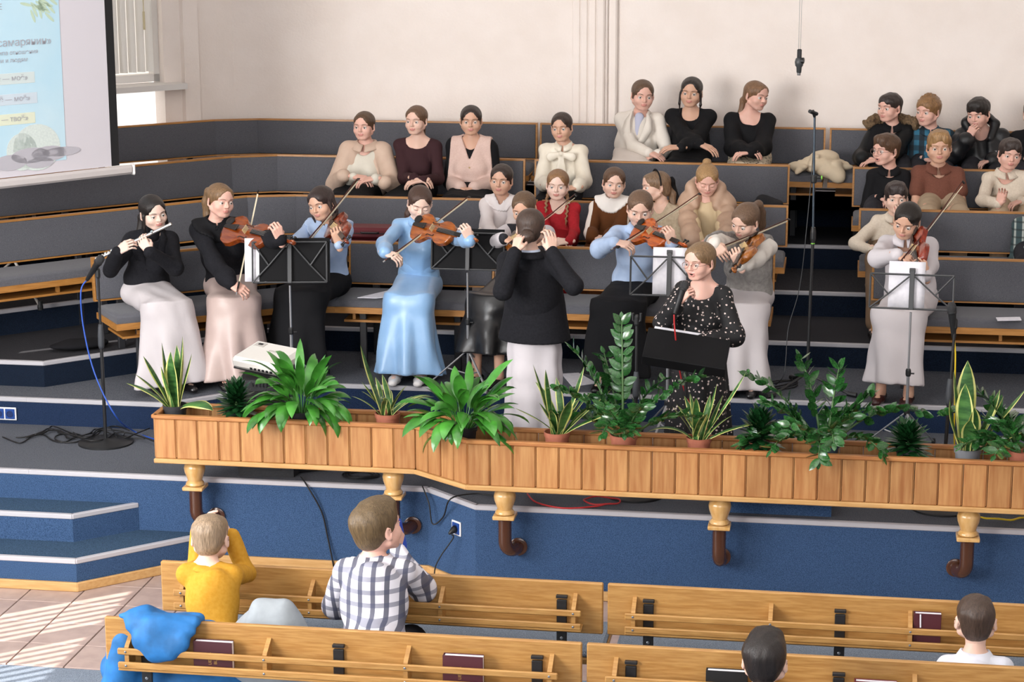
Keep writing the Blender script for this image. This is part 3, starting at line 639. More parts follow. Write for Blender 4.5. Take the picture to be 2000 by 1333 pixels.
# ---- hair, in head space
_HAIR = {}
def hair_proto(style):
    if style in _HAIR: return _HAIR[style]
    s = SDF(); base = style.split('+')[0]; ext = style.split('+')[1:]
    if base == 'pulled':
        s.ell((0, .017, .034), (.0815, .0965, .081), k=.02).ell((0, .052, -.02), (.064, .054, .060), k=.02)
        s.ell((0, -.045, .048), (.0640, .0460, .0505), k=.02); s.ell((0, -.120, -.038), (.0650, .087, .090), k=.006, cut=True); s.ell((0, -.112, .020), (.048, .068, .060), k=.010, cut=True); s.ell((0, -.02, -.085), (.10, .062, .062), k=.010, cut=True)
        s.chain([(0, -.080, .083), (0, -.060, .096), (0, -.030, .107), (0, .005, .1145)], [.0024]*4, .003, cut=True)
    elif base == 'long':
        s.ell((0, .017, .034), (.082, .098, .0815), k=.02).ell((0, .055, -.03), (.070, .056, .075), k=.02)
        s.ell((0, -.045, .048), (.0645, .0465, .051), k=.02); s.ell((0, -.120, -.040), (.0630, .087, .088), k=.006, cut=True); s.ell((0, -.112, .018), (.042, .068, .057), k=.010, cut=True)
        for sx in (-1, 1): s.cone((sx*.066, .0, .02), (sx*.070, .03, -.07), .020, .020, .02)
        s.cone((0, -.092, .070), (0, -.06, .104), .003, .003, .003, cut=True)
    elif base in ('boy', 'crop', 'curly', 'mop'):
        g = {'boy': .008, 'crop': .003, 'curly': .010, 'mop': .010}[base]
        s.ell((0, .016, .034), (.0765+g*.7, .0935+g*.7, .0765+g), k=.02).ell((0, .050, -.012), (.060, .050, .058), k=.02).ell((0, -.045, .049), (.0640, .0465, .050+g*.5), k=.02)
        s.ell((0, -.122, -.030), (.0620 if base != 'mop' else .058, .080, .091 if base != 'mop' else .078), k=.008, cut=True); s.ell((0, -.02, -.085), (.10, .066, .066), k=.010, cut=True)
        if base in ('boy', 'mop'): s.cone((-.035, -.060, .086), (.035, -.064, .082), .020, .018, .02); s.ell((.01, -.02, .099), (.05, .06, .022), k=.02)
        if base == 'curly':
            rs = np.random.RandomState(3)
            for i in range(150):
                d = nz(rs.randn(3)); 
                if d[2] < -.05 or (d[1] < -.45 and d[2] < .52): continue
                s.ball((d[0]*.076, .014+d[1]*.096, .036+d[2]*.088), .010+.004*rs.rand(), .004)
    for e in ext:
        if e == 'tail': s.ball((0, .112, .050), .020, .015).chain([(0, .108, .052), (0, .150, .030), (0, .168, -.04), (.006, .160, -.12), (.01, .145, -.20)], [.018, .030, .032, .026, .010], .012)
        elif e == 'lowtail': s.chain([(0, .098, -.02), (0, .118, -.06), (0, .112, -.15), (0, .100, -.25)], [.022, .026, .025, .010], .012)
        elif e == 'sidetail': s.chain([(0, .098, -.01), (-.03, .116, -.06), (-.055, .105, -.15), (-.065, .09, -.24)], [.024, .028, .027, .012], .012)
        elif e == 'bun': s.ell((0, .118, -.040), (.044, .034, .040), k=.006).ell((0, .136, -.038), (.026, .022, .024), k=.008)
        elif e == 'smallbun': s.ell((0, .110, .01), (.028, .026, .028), k=.006)
        elif e == 'topbun': s.ell((0, .085, .098), (.032, .030, .028), k=.006)
        elif e == 'braids':
            for sx in (-1, 1):
                P = [np.array((sx*.062, .03, -.05)), np.array((sx*.074, .01, -.10)), np.array((sx*.078, -.03, -.17)), np.array((sx*.074, -.055, -.25))]
                for i in range(15):
                    t = i/14*3; j = min(int(t), 2); q = P[j]+(P[j+1]-P[j])*(t-j); s.ball(q+np.array((.0045*(-1)**i, 0, 0)), .0125-.003*i/14, .003)
                s.cone(P[3], P[3]+np.array((0, 0, -.05)), .008, .004, .004)
        elif e == 'back': s.chain([(0, .085, .0), (0, .095, -.10), (0, .085, -.22), (0, .075, -.30)], [.055, .062, .058, .03], .03, flat=((0, 1, 0), .55))
        elif e == 'wisps': s.chain([(-.074, -.02, .0), (-.078, -.025, -.08), (-.07, -.02, -.15)], [.010, .009, .004], .01).chain([(.074, -.02, .0), (.078, -.02, -.08), (.072, -.01, -.13)], [.010, .009, .004], .01)
    _HAIR[style] = s.mesh(.0072, wr=.0020 if base in ('boy', 'mop', 'crop') else .0005, wf=110, seed=2); return _HAIR[style]
def rot_head(yaw, pitch, roll):
    y, p, r = [math.radians(q) for q in (yaw, pitch, roll)]
    Ry = np.array([[math.cos(y), -math.sin(y), 0], [math.sin(y), math.cos(y), 0], [0, 0, 1]])     # +yaw turns the face to the picture's right
    Rp = np.array([[1, 0, 0], [0, math.cos(p), -math.sin(p)], [0, math.sin(p), math.cos(p)]])     # +pitch bows the head
    Rr = np.array([[math.cos(r), 0, math.sin(r)], [0, 1, 0], [-math.sin(r), 0, math.cos(r)]])     # +roll tips the crown to +X
    return Ry@Rp@Rr
# ---------------------------------------------------------------- people
SKINS = {'fair': '#e2bba8', 'pink': '#e3b3a2', 'tan': '#d3a68d', 'pale': '#e8c7b7'}
def skin_mats(sk, browcol, iris='#3b2c22'):
    return [mat('skin_'+sk, SKINS[sk], .5, None, bump=.03, bscale=90, sss=.12), mat('lips_'+sk, '#cc8a80', .4), mat('eye_white', '#e4dcd6', .25), mat('iris'+iris, iris, .15), mat('brow'+browcol, browcol, .7)]
def hair_mat(c):
    h = [int(c[i:i+2], 16) for i in (1, 3, 5)]; c2 = '#%02x%02x%02x' % tuple(min(255, int(x*1.25+6)) for x in h)
    return mat('hair'+c, c, .38, c2, 55, (3, 3, .35), bump=.35, bscale=120, spec=.45)
def cloth(c, rough=.8, c2=None, sc=60, **kw): return mat('cloth%s%s%.1f' % (c, c2 or '', rough), c, rough, c2, sc, bump=kw.pop('bump', .5), bscale=kw.pop('bscale', 13), sheen=kw.pop('sheen', .0), spec=kw.pop('spec', .25), **kw)
def ik(S, W, l1, l2, hint):
    S, W = np.array(S, float), np.array(W, float); d = W-S; L = np.linalg.norm(d); k = max(1, L/(l1+l2)*1.003); l1 *= k; l2 *= k; u = d/L
    a = (l1*l1-l2*l2+L*L)/(2*L); h_ = math.sqrt(max(l1*l1-a*a, 1e-6)); q = np.array(hint, float); q = nz(q-u*(q@u)); return S+u*a+q*h_
def solve_end(P0, px, L, near=True):
    """depth of pixel px so that it lies L from P0"""
    best = None
    for Y in np.linspace(P0[1]-L, P0[1]+L, 400):
        e = abs(np.linalg.norm(at(px[0], px[1], Y)-P0)-L)
        if (Y <= P0[1]+.02) == near and (best is None or e < best[0]): best = (e, Y)
    return at(px[0], px[1], best[1])
def person(label, hp, yh, yp, up, floor_z, yaw=0, lyaw=None, hd=(0, 0, 0), s=1., hs=1., hair=('pulled+bun', '#3a2a20'), skin='fair', top=None, bottom=None, hands=None, stand=False,
           fem=True, mouth=0, closed=False, shoes='#161415', knee=.11, group=None, wide=1., thigh=.41, seat=.47, iris='#3b2c22', res=.0095, foot_fwd=.03, nk=0.):
    H = at(hp[0], hp[1], yh); Rh = rot_head(*hd); Rb = rot_head(yaw, 0, 0); Rl = rot_head(yaw if lyaw is None else lyaw, 0, 0)
    f, r = Rb@np.array((0, -1., 0)), Rb@np.array((1., 0, 0)); lf, lr = Rl@np.array((0, -1., 0)), Rl@np.array((1., 0, 0)); UPV = np.array((0, 0, 1.))
    N = H+Rh@np.array((0, .032, -.10))*hs-UPV*(.040-nk)*s-f*.008
    zp = floor_z+(.90*s if stand else seat+.10*s)
    P = np.array((xat(up, yp, zp), yp, zp)); t = nz(N-P); TL = np.linalg.norm(N-P)
    sw = .126*s*wide; Sh = {i: N-t*.055*s+r*i*sw for i in (-1, 1)}
    base = np.array((P[0], P[1], floor_z)); T = thing('person', label, 'person', base, 0, group)
    fl = (f, .72)
    # ----- arms
    E, W, HD = {}, {}, {}
    hands = hands or {}
    for i in (-1, 1):
        d = hands.get(i)
        if d is None:      # hands resting in the lap
            d = dict(p=P+f*.26*s+UPV*.06*s+r*i*.05, e=r*i*.45-UPV-f*.5, d=nz(-r*i*.9+f*.5-UPV*.3), n=-UPV, c=.45)
        W[i] = np.array(d['p'], float); hint = d.get('e', r*i*.6-UPV)
        E[i] = ik(Sh[i], W[i], .268*s, .235*s, hint); HD[i] = d
    # ----- legs
    K, A = {}, {}
    if bottom and bottom.get('kind') == 'skirt' and knee > .085: knee = .085
    for i in (-1, 1):
        hip = P+lr*i*.085*s
        if stand: K[i] = hip-UPV*.42*s+lf*.02; A[i] = np.array((hip[0], hip[1], floor_z+.07))
        else:
            K[i] = P+lf*thigh*s+lr*i*knee*s; K[i][2] = floor_z+seat+.055*s; A[i] = K[i]+lf*foot_fwd; A[i][2] = floor_z+.075
    # ----- continuous skin mesh
    b = SDF(); hn = H+Rh@np.array((0, .034, -.075))*hs
    b.cone(N-t*.05*s, hn, .047*s, .0405*hs, .03)
    b.cone(Sh[-1], Sh[1], .033*s, .033*s, .04); b.ell(N-t*.20*s, np.array((.108, .076, .15))*s, np.column_stack([r, -f, t]), .05).ell(P+t*.03, np.array((.125, .09, .10))*s, np.column_stack([r, -f, t]), .05).cone(P, N-t*.15, .085*s, .09*s, .05, fl)
    b.cone(N+t*.005, Sh[-1]+UPV*.01, .035*s, .026*s, .03).cone(N+t*.005, Sh[1]+UPV*.01, .035*s, .026*s, .03)
    for i in (-1, 1):
        wd = W[i]-E[i]; b.chain([Sh[i], E[i], W[i]], [.033*s, .028*s, .020*s], .02)
        b.chain([P+lr*i*.08*s, K[i], A[i]], [.075*s, .05*s, .033*s], .03)
        if not stand: b.cone(K[i]-UPV*.10+lf*-.03, K[i]-UPV*.22-lf*.02, .048*s, .040*s, .03)
        b.cone(A[i]-UPV*.02, A[i]+lf*.12*s-UPV*.045, .032, .025, .02)
    M = Mesh(); v, q = b.mesh(.0165); M.add(v, q, 0)
    v, q, mi = head_proto(closed, mouth); M.add((v*hs)@Rh.T+H, q, mi)
    for i in (-1, 1):
        d = HD[i]; x = nz(d.get('d', W[i]-E[i])); n = np.array(d.get('n', -UPV), float); z = -(n-x*(n@x)); z = nz(z); y = np.cross(z, x)
        v, q = hand_proto(d.get('c', .4)); v = v*(.93*s)*np.array((1, -i, 1)); 
        if i > 0: q = q[:, ::-1]
        M.add(v@np.column_stack([x, y, z]).T+W[i], q, 0)
    o = M.build('body', skin_mats(skin, hair[2] if len(hair) > 2 else hair[1], iris), T, base)
    # ----- hair
    v, q = hair_proto(hair[0]); ho = Mesh().add(v, q).build('hair', [hair_mat(hair[1])], T); ho.location = H-base; ho.rotation_euler = Matrix(Rh.tolist()).to_euler(); ho.scale = (hs*1.0,)*3
    J = dict(T=T, base=base, H=H, N=N, P=P, t=t, r=r, f=f, lf=lf, lr=lr, Sh=Sh, E=E, W=W, K=K, A=A, Rh=Rh, hs=hs, s=s, TL=TL)
    # ----- top garment
    tp = dict(m=cloth('#222222'), sl=(.054, .048, .038), g=.005, nr=.068, nd=.03, long=1., hemz=0., bust=.0 if not fem else .012, wr=.0038, name='blouse', nf=.02, waist=1.)
    tp.update(top or {}); g = tp['g']+.003
    c = SDF(); R3 = np.column_stack([r, -f, t])
    c.ell(N-t*.19*s, np.array((.126*wide+g, .095+g, .155))*s, R3, .05).ell(P+t*.06*s, np.array((.140*wide+g, .108+g, .12+tp['hemz']))*s, R3, .06).cone(P+t*.08, N-t*.15*s, (.104*tp['waist']+g)*s, .103*s+g, .05, (f, .82))
    c.cone(Sh[-1]-UPV*.005, Sh[1]-UPV*.005, .046*s+g*.4, .046*s+g*.4, .04)
    c.cone(N-t*.006, Sh[-1]+UPV*.006, .044*s, .038*s, .03).cone(N-t*.006, Sh[1]+UPV*.006, .044*s, .038*s, .03)
    if tp['bust']:
        for i in (-1, 1): c.ball(N-t*.215*s+f*(.062+tp['bust'])*s+r*i*.062*s, .054*s, .04)
    for i in (-1, 1):
        if tp['sl'] is None: continue
        a_, b_, c_ = [max(x*.84, mn) for x, mn in zip(tp['sl'], (.044, .042, .034))]; e_ = E[i]; w_ = E[i]+(W[i]-E[i])*(.97 if tp['long'] >= 1 else 0)
        if tp['long'] >= 1: c.chain([Sh[i], e_, w_], [a_*s, b_*s, c_*s], .025)
        else: c.cone(Sh[i], Sh[i]+(e_-Sh[i])*tp['long'], a_*s, b_*s, .025)
        if tp.get('puff'): c.ball(E[i]+(w_-E[i])*.72, tp['puff']*.84*s, .03)
        if tp.get('cap'): c.ball(Sh[i]+r*i*.012+UPV*.01, tp['cap']*.76*s, .02)
    c.cone(N+t*.16, N-t*tp['nd']+f*tp['nf'], tp['nr']*s, tp['nr']*s, .012, cut=True)
    if tp['sl'] is None or tp['long'] < 1:
        for i in (-1, 1):
            if tp['sl'] is None: c.ball(Sh[i]+r*i*.05, .055*s, .01, True)
    J['csdf'] = c
    v, q = c.mesh(res, wr=tp['wr'], wf=42, seed=int(hp[0])); J['top'] = Mesh().add(v, q).build(tp['name'], [tp['m']], T, base)
    # ----- bottom garment
    bt = dict(m=cloth('#1c1c1e'), kind='trousers', name='skirt', folds=7, amp=.10, rb=.20, ra=.15, hem=.07, flat=.72, wr=.0045); bt.update(bottom or {})
    d = SDF(); R3l = np.column_stack([lr, -lf, UPV])
    if bt['kind'] == 'none': return J
    d.ell(P+UPV*.0, np.array((.147*wide, .122, .120))*s, R3l, .05)
    if bt['kind'] == 'trousers':
        bt['name'] = 'trousers' if bt['name'] == 'skirt' else bt['name']
        for i in (-1, 1): d.chain([P+lr*i*.08*s, K[i], A[i]+UPV*.02], [.094*s, .072*s, .058*s], .03)
    elif stand:
        d.cone(P+UPV*.10*s, P, .115*s, .15*s, .05, (f, .8)); zb = floor_z+bt['hem']; b0 = np.array((P[0], P[1], zb)); d.skirt(P+UPV*.04, b0, .150*s, bt['rb']*s, lr, bt['folds'], bt['amp'], hp[0], .05, bt['flat'])
    else:
        km = (K[-1]+K[1])/2; am = (A[-1]+A[1])/2+lf*.02; am[2] = floor_z+bt['hem']
        for i in (-1, 1): d.cone(P+lr*i*.075*s, K[i], .088*s, .070*s, .05)
        d.cone(P, km, .10*s, .07*s, .06, (UPV, .9))
        d.skirt(km-lf*.035+UPV*.03, am-lf*.01, bt['ra']*s, bt['rb']*s, lr, bt['folds'], bt['amp'], hp[0], .06, bt['flat'])
    v, q = d.mesh(.0105 if (group or '').startswith('young') else .0165, wr=bt['wr'], wf=30, seed=int(hp[0])+1); J['bottom'] = Mesh().add(v, q).build(bt['name'], [bt['m']], T, base)
    if shoes:
        for i in (-1, 1):
            e = SDF(); a0 = A[i]-UPV*.045; a0[2] = floor_z+.032
            e.cone(a0-lf*.035*s, a0+lf*.07*s, .034, .036, .02, (UPV, .8)).cone(a0+lf*.07*s, a0+lf*.15*s-UPV*.004, .037, .030, .02, (UPV, .72)).plane((0, 0, floor_z+.003), (0, 0, -1))
            v, q = e.mesh(.009 if (group or '').startswith('young') else .016); Mesh().add(v, q).build('shoe', [mat('shoe'+shoes, shoes, .3, coat=.2)], T, base)
    return J
# ---- garment details
def local(J): return J['H'], J['Rh'], J['hs']
def piece(J, name, sdf, m_, h=.006, **kw):
    v, q = sdf.mesh(h, **kw); return Mesh().add(v, q).build(name, [m_], J['T'], J['base'])
def collar(J, m_, r=.060, h=.035, spread=.018, name='collar', band=True):
    """stand/fold collar round the neck"""
    N, t, s = J['N'], J['t'], J['s']; x, y = J['r'], -J['f']; V = []; n = 28
    prof = [(r*.98, .0+h*.5), (r*1.0, h), (r*1.06, h+.002), (r*1.30+spread*.4, h*.2), (r*1.42+spread, -.012)]
    for rr, zz in prof:
        for j in range(n): a = 2*math.pi*(j+.5)/n-math.pi/2; fr = max(0, -math.sin(a)); V.append(N+(x*math.cos(a)*1.02+y*math.sin(a)*.95)*rr*s+t*(zz-.028*fr**2-.01)*s)
    F_ = [(i*n+j, i*n+j+1, i*n+n+j+1, i*n+n+j) for i in range(len(prof)-1) for j in range(n-1)]
    # opening at the front: rotate so that the seam sits at -y
    o = link_mesh(name, np.array(V)-J['base'], F_, m_, None, J['T'], True); md = o.modifiers.new('thick', 'SOLIDIFY'); md.thickness = .004; return o
def frill(J, m_, r1, waves=14, amp=.06, off=.012, name='collar', r0=.052, front=1.0):
    """wide round collar: a shell of the garment inside a wavy radius about the neck"""
    N, t, s, x, f = J['N'], J['t'], J['s'], J['r'], J['f']; c = N+t*.02*s
    def reg(X, Y, Z):
        px, py, pz = X-c[0], Y-c[1], Z-c[2]; u = px*x[0]+py*x[1]+pz*x[2]; v = px*f[0]+py*f[1]+pz*f[2]; th = np.arctan2(v, u)
        return (np.sqrt(px*px+py*py+pz*pz)-r1*s*(1+amp*np.abs(np.sin(th*waves/2))))*.8
    def hole(X, Y, Z):
        px, py, pz = X-N[0]-f[0]*.012, Y-N[1]-f[1]*.012, Z-N[2]; q = px*t[0]+py*t[1]+pz*t[2]; return r0*s-np.sqrt(np.maximum(px*px+py*py+pz*pz-q*q, 1e-9))
    def ripple(X, Y, Z):
        px, py, pz = X-c[0], Y-c[1], Z-c[2]; return np.sqrt(px*px+py*py+pz*pz)*0-1
    return piece(J, name, J['csdf'].shell(off, reg, hole), m_, .006)
def vest(J, m_, vneck=.13, off=.010, name='waistcoat', hole=.075, low=None):
    """sleeveless shell over the garment with a V neck"""
    N, t, s, x, f, P = J['N'], J['t'], J['s'], J['r'], J['f'], J['P']; Sh = J['Sh']
    def arms(X, Y, Z):
        d = -1.
        for i in (-1, 1):
            px, py, pz = X-Sh[i][0], Y-Sh[i][1], Z-Sh[i][2]; u = (px*x[0]+py*x[1]+pz*x[2])*i; h_ = (px*t[0]+py*t[1]+pz*t[2]); d = np.maximum(d, u-.012+np.clip(-h_, 0, .3)*-.10)
        return d
    def vn(X, Y, Z):
        px, py, pz = X-N[0], Y-N[1], Z-N[2]; u = np.abs(px*x[0]+py*x[1]+pz*x[2]); h_ = -(px*t[0]+py*t[1]+pz*t[2]); v = px*f[0]+py*f[1]+pz*f[2]
        return np.where(v > 0, np.minimum((vneck-h_)*.5, .055*np.clip(1-h_/vneck, 0, 1.2)-u+.004), .055-np.sqrt(u*u+v*v))
    regs = [arms, vn]
    if low is not None: regs.append(lambda X, Y, Z: (low-((X-P[0])*t[0]+(Y-P[1])*t[1]+(Z-P[2])*t[2])))
    return piece(J, name, J['csdf'].shell(off, *regs), m_, .008)
def lapel(J, m_, depth=.26, w=.075, r=.062, g=.0):
    """jacket lapels: two folded strips from the neck down the chest"""
    N, t, f, x, s = J['N'], J['t'], J['f'], J['r'], J['s']
    for i in (-1, 1):
        P = []
        for u_, a, b_ in ((0, .055, .075), (.18, .062, .105), (.45, .050, .115), (.75, .022, .075), (1, .002, .012)):
            dz = -u_*depth; fo = .066+.055*min(1, u_*2.2)+g; P += [N+x*i*a*s+f*(fo+.006)*s+t*(dz+.01)*s, N+x*i*b_*s+f*(fo-.006-.02*max(0, .4-u_))*s+t*(dz+.005)*s]
        P = [N+x*i*.035*s-f*.055*s+t*.03*s, N+x*i*.055*s-f*.07*s+t*.005*s, N+x*i*.062*s+t*.030*s, N+x*i*.088*s+f*.0*s+t*.002*s]+P
        F_ = [(2*k, 2*k+1, 2*k+3, 2*k+2) if i > 0 else (2*k+2, 2*k+3, 2*k+1, 2*k) for k in range(len(P)//2-1)]
        o = link_mesh('lapel', np.array(P)-J['base'], F_, m_, None, J['T'], True); md = o.modifiers.new('thick', 'SOLIDIFY'); md.thickness = .006; md.offset = 1
def glasses(J, col='#8a6a5a'):
    H, R, hs = local(J); mb = MB()
    for sx in (-1, 1):
        mb.tube([H+R@(np.array((sx*.033+.021*math.cos(a), -.100+.003*abs(math.cos(a)), .001+.018*math.sin(a)))*hs) for a in np.linspace(0, 2*math.pi, 19)], .0014, 6, False)
        mb.tube([H+R@(np.array(q)*hs) for q in ((sx*.054, -.097, .004), (sx*.072, -.06, .003), (sx*.078, .0, .002), (sx*.080, .015, -.01))], .0013, 5)
    mb.tube([H+R@(np.array(q)*hs) for q in ((-.012, -.100, .004), (0, -.102, .007), (.012, -.100, .004))], .0013, 5)
    return mb.build('spectacles', mat('wire'+col, col, .3, metal=.6), J['T'], J['base'], True)
def fingers_mark(*a): pass
# ---------------------------------------------------------------- instruments
def place(T, o, x, z):
    R = frame(x, z); m_ = Matrix.Identity(4)
    for i in range(3):
        for j in range(3): m_[i][j] = R[i, j]
        m_[i][3] = o[i]
    T.matrix_world = m_; return R
M_EBONY = mat('ebony', '#15110f', .35); M_MAPLE = mat('bridge_maple', '#d9bd8a', .5); M_STRING = mat('string_steel', '#9a9a98', .3, metal=.8); M_BHAIR = mat('bow_hair', '#ded3b8', .6); M_STICK = mat('bow_stick', '#4a2014', .3)
OUTL = [(0, .0), (.002, .03), (.012, .06), (.035, .088), (.07, .103), (.105, .099), (.132, .080), (.140, .071), (.155, .058), (.18, .054), (.205, .057), (.219, .065), (.227, .074), (.25, .083), (.285, .083), (.32, .070), (.342, .046), (.352, .02), (.355, .0)]
def violin_meshes(c1, c2):
    vm = mat('varnish'+c1, c1, .22, c2, 10, (1, 6, 6), coat=.5)
    mb = MB(); n = 7; R_ = []
    for side in (0, 1):
        for x, w_ in OUTL:
            for j in range(n):
                y = -1+2*j/(n-1); arch = (.013 if side == 0 else -.012)*(1-y*y)**.8*min(1, w_/.05); R_.append((x, y*w_, (.030 if side == 0 else 0)+arch))
    k = len(OUTL); F_ = []
    for i in range(k-1):
        for j in range(n-1):
            a = i*n+j; F_.append((a, a+n, a+n+1, a+1)); b = k*n+a; F_.append((b, b+1, b+n+1, b+n))
        a = i*n; F_.append((a, k*n+a, k*n+a+n, a+n)); a = i*n+n-1; F_.append((a, a+n, k*n+a+n, k*n+a))
    mb.add(R_, F_); P = {}
    P['sound_body'] = (mb, vm, 45)
    P['neck'] = (MB().tube([(.34, 0, .022), (.37, 0, .030), (.49, 0, .034)], [.016, .0125, .011], 8), vm, 60)
    P['fingerboard'] = (MB().box((.365, 0, .052), (.27, .030, .008), ch=.003), M_EBONY, 30)
    s = MB().box((.525, 0, .034), (.07, .020, .020), frame((1, 0, -.12)), .004)
    s.tube([(.556+.016*(1-i*.05)*math.sin(i*.62), 0, .022+.004-.016*(1-i*.05)*math.cos(i*.62)+.014) for i in range(11)], [.009-.0004*i for i in range(11)], 8); P['scroll'] = (s, vm, 50)
    P['bridge'] = (MB().box((.190, 0, .058), (.004, .042, .034), ch=.001), M_MAPLE, 30)
    P['tailpiece'] = (MB().add([(.012, -.010, .050), (.012, .010, .050), (.125, .021, .062), (.125, -.021, .062), (.012, -.010, .044), (.012, .010, .044), (.125, .021, .056), (.125, -.021, .056)], [(0, 3, 2, 1), (4, 5, 6, 7), (0, 1, 5, 4), (2, 3, 7, 6), (1, 2, 6, 5), (3, 0, 4, 7)]), M_EBONY, 30)
    P['chin_rest'] = (MB().lathe([(.008, -.006), (.024, -.004), (.029, .003), (.020, .006), (.006, .003)], 14, (.030, .040, .046)), M_EBONY, 50)
    return P
_VM = {}
def violin(label, tail, scroll, normal, cols=('#6b2a10', '#9c4a18'), scale=1., group='bowed string instruments'):
    if cols not in _VM:
        d = {}
        for nm, (mb, m_, sh) in violin_meshes(*cols).items():
            o = mb.build(nm, m_, None, (0, 0, 0), True, sh); d[nm] = o.data; bpy.data.objects.remove(o)
        _VM[cols] = d
    T = thing('violin' if scale < 1.05 else 'viola', label, 'violin' if scale < 1.05 else 'viola', group=group); x = np.array(scroll)-np.array(tail)
    R = place(T, np.array(tail)-np.array((0, 0, .035)), x, normal); T.scale = (scale,)*3
    for nm, me in _VM[cols].items(): link(nm, me, T)
    if 'str' not in _VM:
        o = MB().tube([(.12, 0, 0), (.19, 0, .014), (.50, 0, -.02)], .0011, 4, False).build('string', M_STRING); _VM['str'] = o.data; bpy.data.objects.remove(o)
        o = MB().tube([(0, -.028, 0), (0, .014, 0)], .0033, 6).lathe([(.003, 0), (.0085, .005), (.0085, .011), (.002, .015)], 8, (0, -.028, 0), R=frame((1, 0, 0), (0, -1, 0))).build('peg', M_EBONY, smooth=True); _VM['peg'] = o.data; bpy.data.objects.remove(o)
        o = MB().tube([(-.032, .006, 0), (-.022, -.002, .0005), (0, 0, .001), (.022, .002, .0005), (.032, -.006, 0)], [.004, .0022, .0025, .0022, .004], 6, flat=.5).build('sound_hole', M_EBONY); _VM['fh'] = o.data; bpy.data.objects.remove(o)
    for i in range(4): link('string', _VM['str'], T, (0, (i-1.5)*.0085, .0625))
    for i in range(4): link('peg', _VM['peg'], T, (.503+.014*i, 0, .034), (math.pi if i % 2 else 0, 0, 0))
    for sy in (-1, 1): link('sound_hole', _VM['fh'], T, (.183, sy*.043, .0395), (sy*-.22, 0, 0), (1, sy, 1))
    return T
def bow(label, frog, tip, hair_dir, group='violin bows'):
    frog, tip = np.array(frog), np.array(tip); L = np.linalg.norm(tip-frog); T = thing('bow', label, 'bow', group=group); place(T, frog, tip-frog, -np.array(hair_dir, float))
    MB().tube([(-.06, 0, .004), (.0, 0, .004), (L*.3, 0, -.004), (L*.6, 0, -.007), (L-.02, 0, .003), (L, 0, .004)], [.0048, .0046, .0042, .0038, .0032, .003], 8).build('stick', M_STICK, T, smooth=True)
    MB().box((L*.48, 0, -.016), (L*.95, .009, .0022)).build('bow_hair', M_BHAIR, T)
    MB().box((-.012, 0, -.008), (.05, .011, .020), ch=.003).build('frog', M_EBONY, T)
    MB().box((L-.004, 0, -.006), (.016, .008, .024), ch=.003).build('tip_plate', M_EBONY, T)
    MB().cyl((-.075, 0, .004), (-.058, 0, .004), .0055, 8).build('button', M_CHROME, T)
    return T
def bow_px(label, fpx, tpx, yf, B, L=.70):
    """frog pixel at depth yf; tip depth so that the bow is L long and passes close to B"""
    F_ = at(*fpx, yf); best = None
    for Y in np.linspace(yf-L, yf+L, 300):
        Tp = at(*tpx, Y); l = np.linalg.norm(Tp-F_); d = nz(Tp-F_); q = np.linalg.norm(np.cross(np.array(B)-F_, d)); c = abs(l-L)*1.5+q*.6
        if best is None or c < best[0]: best = (c, Tp)
    return bow(label, F_, best[1], np.array(B)-(F_+best[1])/2+np.array((0, .001, -.02))), F_
# ---------------------------------------------------------------- stands, microphones, cables
M_STEEL = mat('grey_tube', '#9a9b9e', .35, metal=.6); M_GREY = mat('stand_grey', '#55565a', .5); M_PAPER = mat('paper', '#eceaf0', .9, '#e0dee6', 30, (1, 1, 1)); M_FOLD = mat('black_folder', '#111113', .75, spec=.2); M_FRAME = mat('stand_frame', '#3d3e40', .45)
def tripod(T, z0, zc, r, az=.3, foot=True, m_=None):
    for i in range(3):
        a = az+i*2*math.pi/3; MB().tube([(0, 0, zc), (r*math.cos(a), r*math.sin(a), z0+.012)], .008, 6, flat=.7).build('leg', m_ or M_STEEL, T)
        MB().lathe([(.011, 0), (.013, .01), (.009, .03)], 8, (r*math.cos(a), r*math.sin(a), z0)).build('rubber_foot', M_PLAST, T)
        MB().tube([(0, 0, zc-.16), (r*.5*math.cos(a), r*.5*math.sin(a), (zc+z0)/2)], .005, 6).build('strut', m_ or M_STEEL, T)
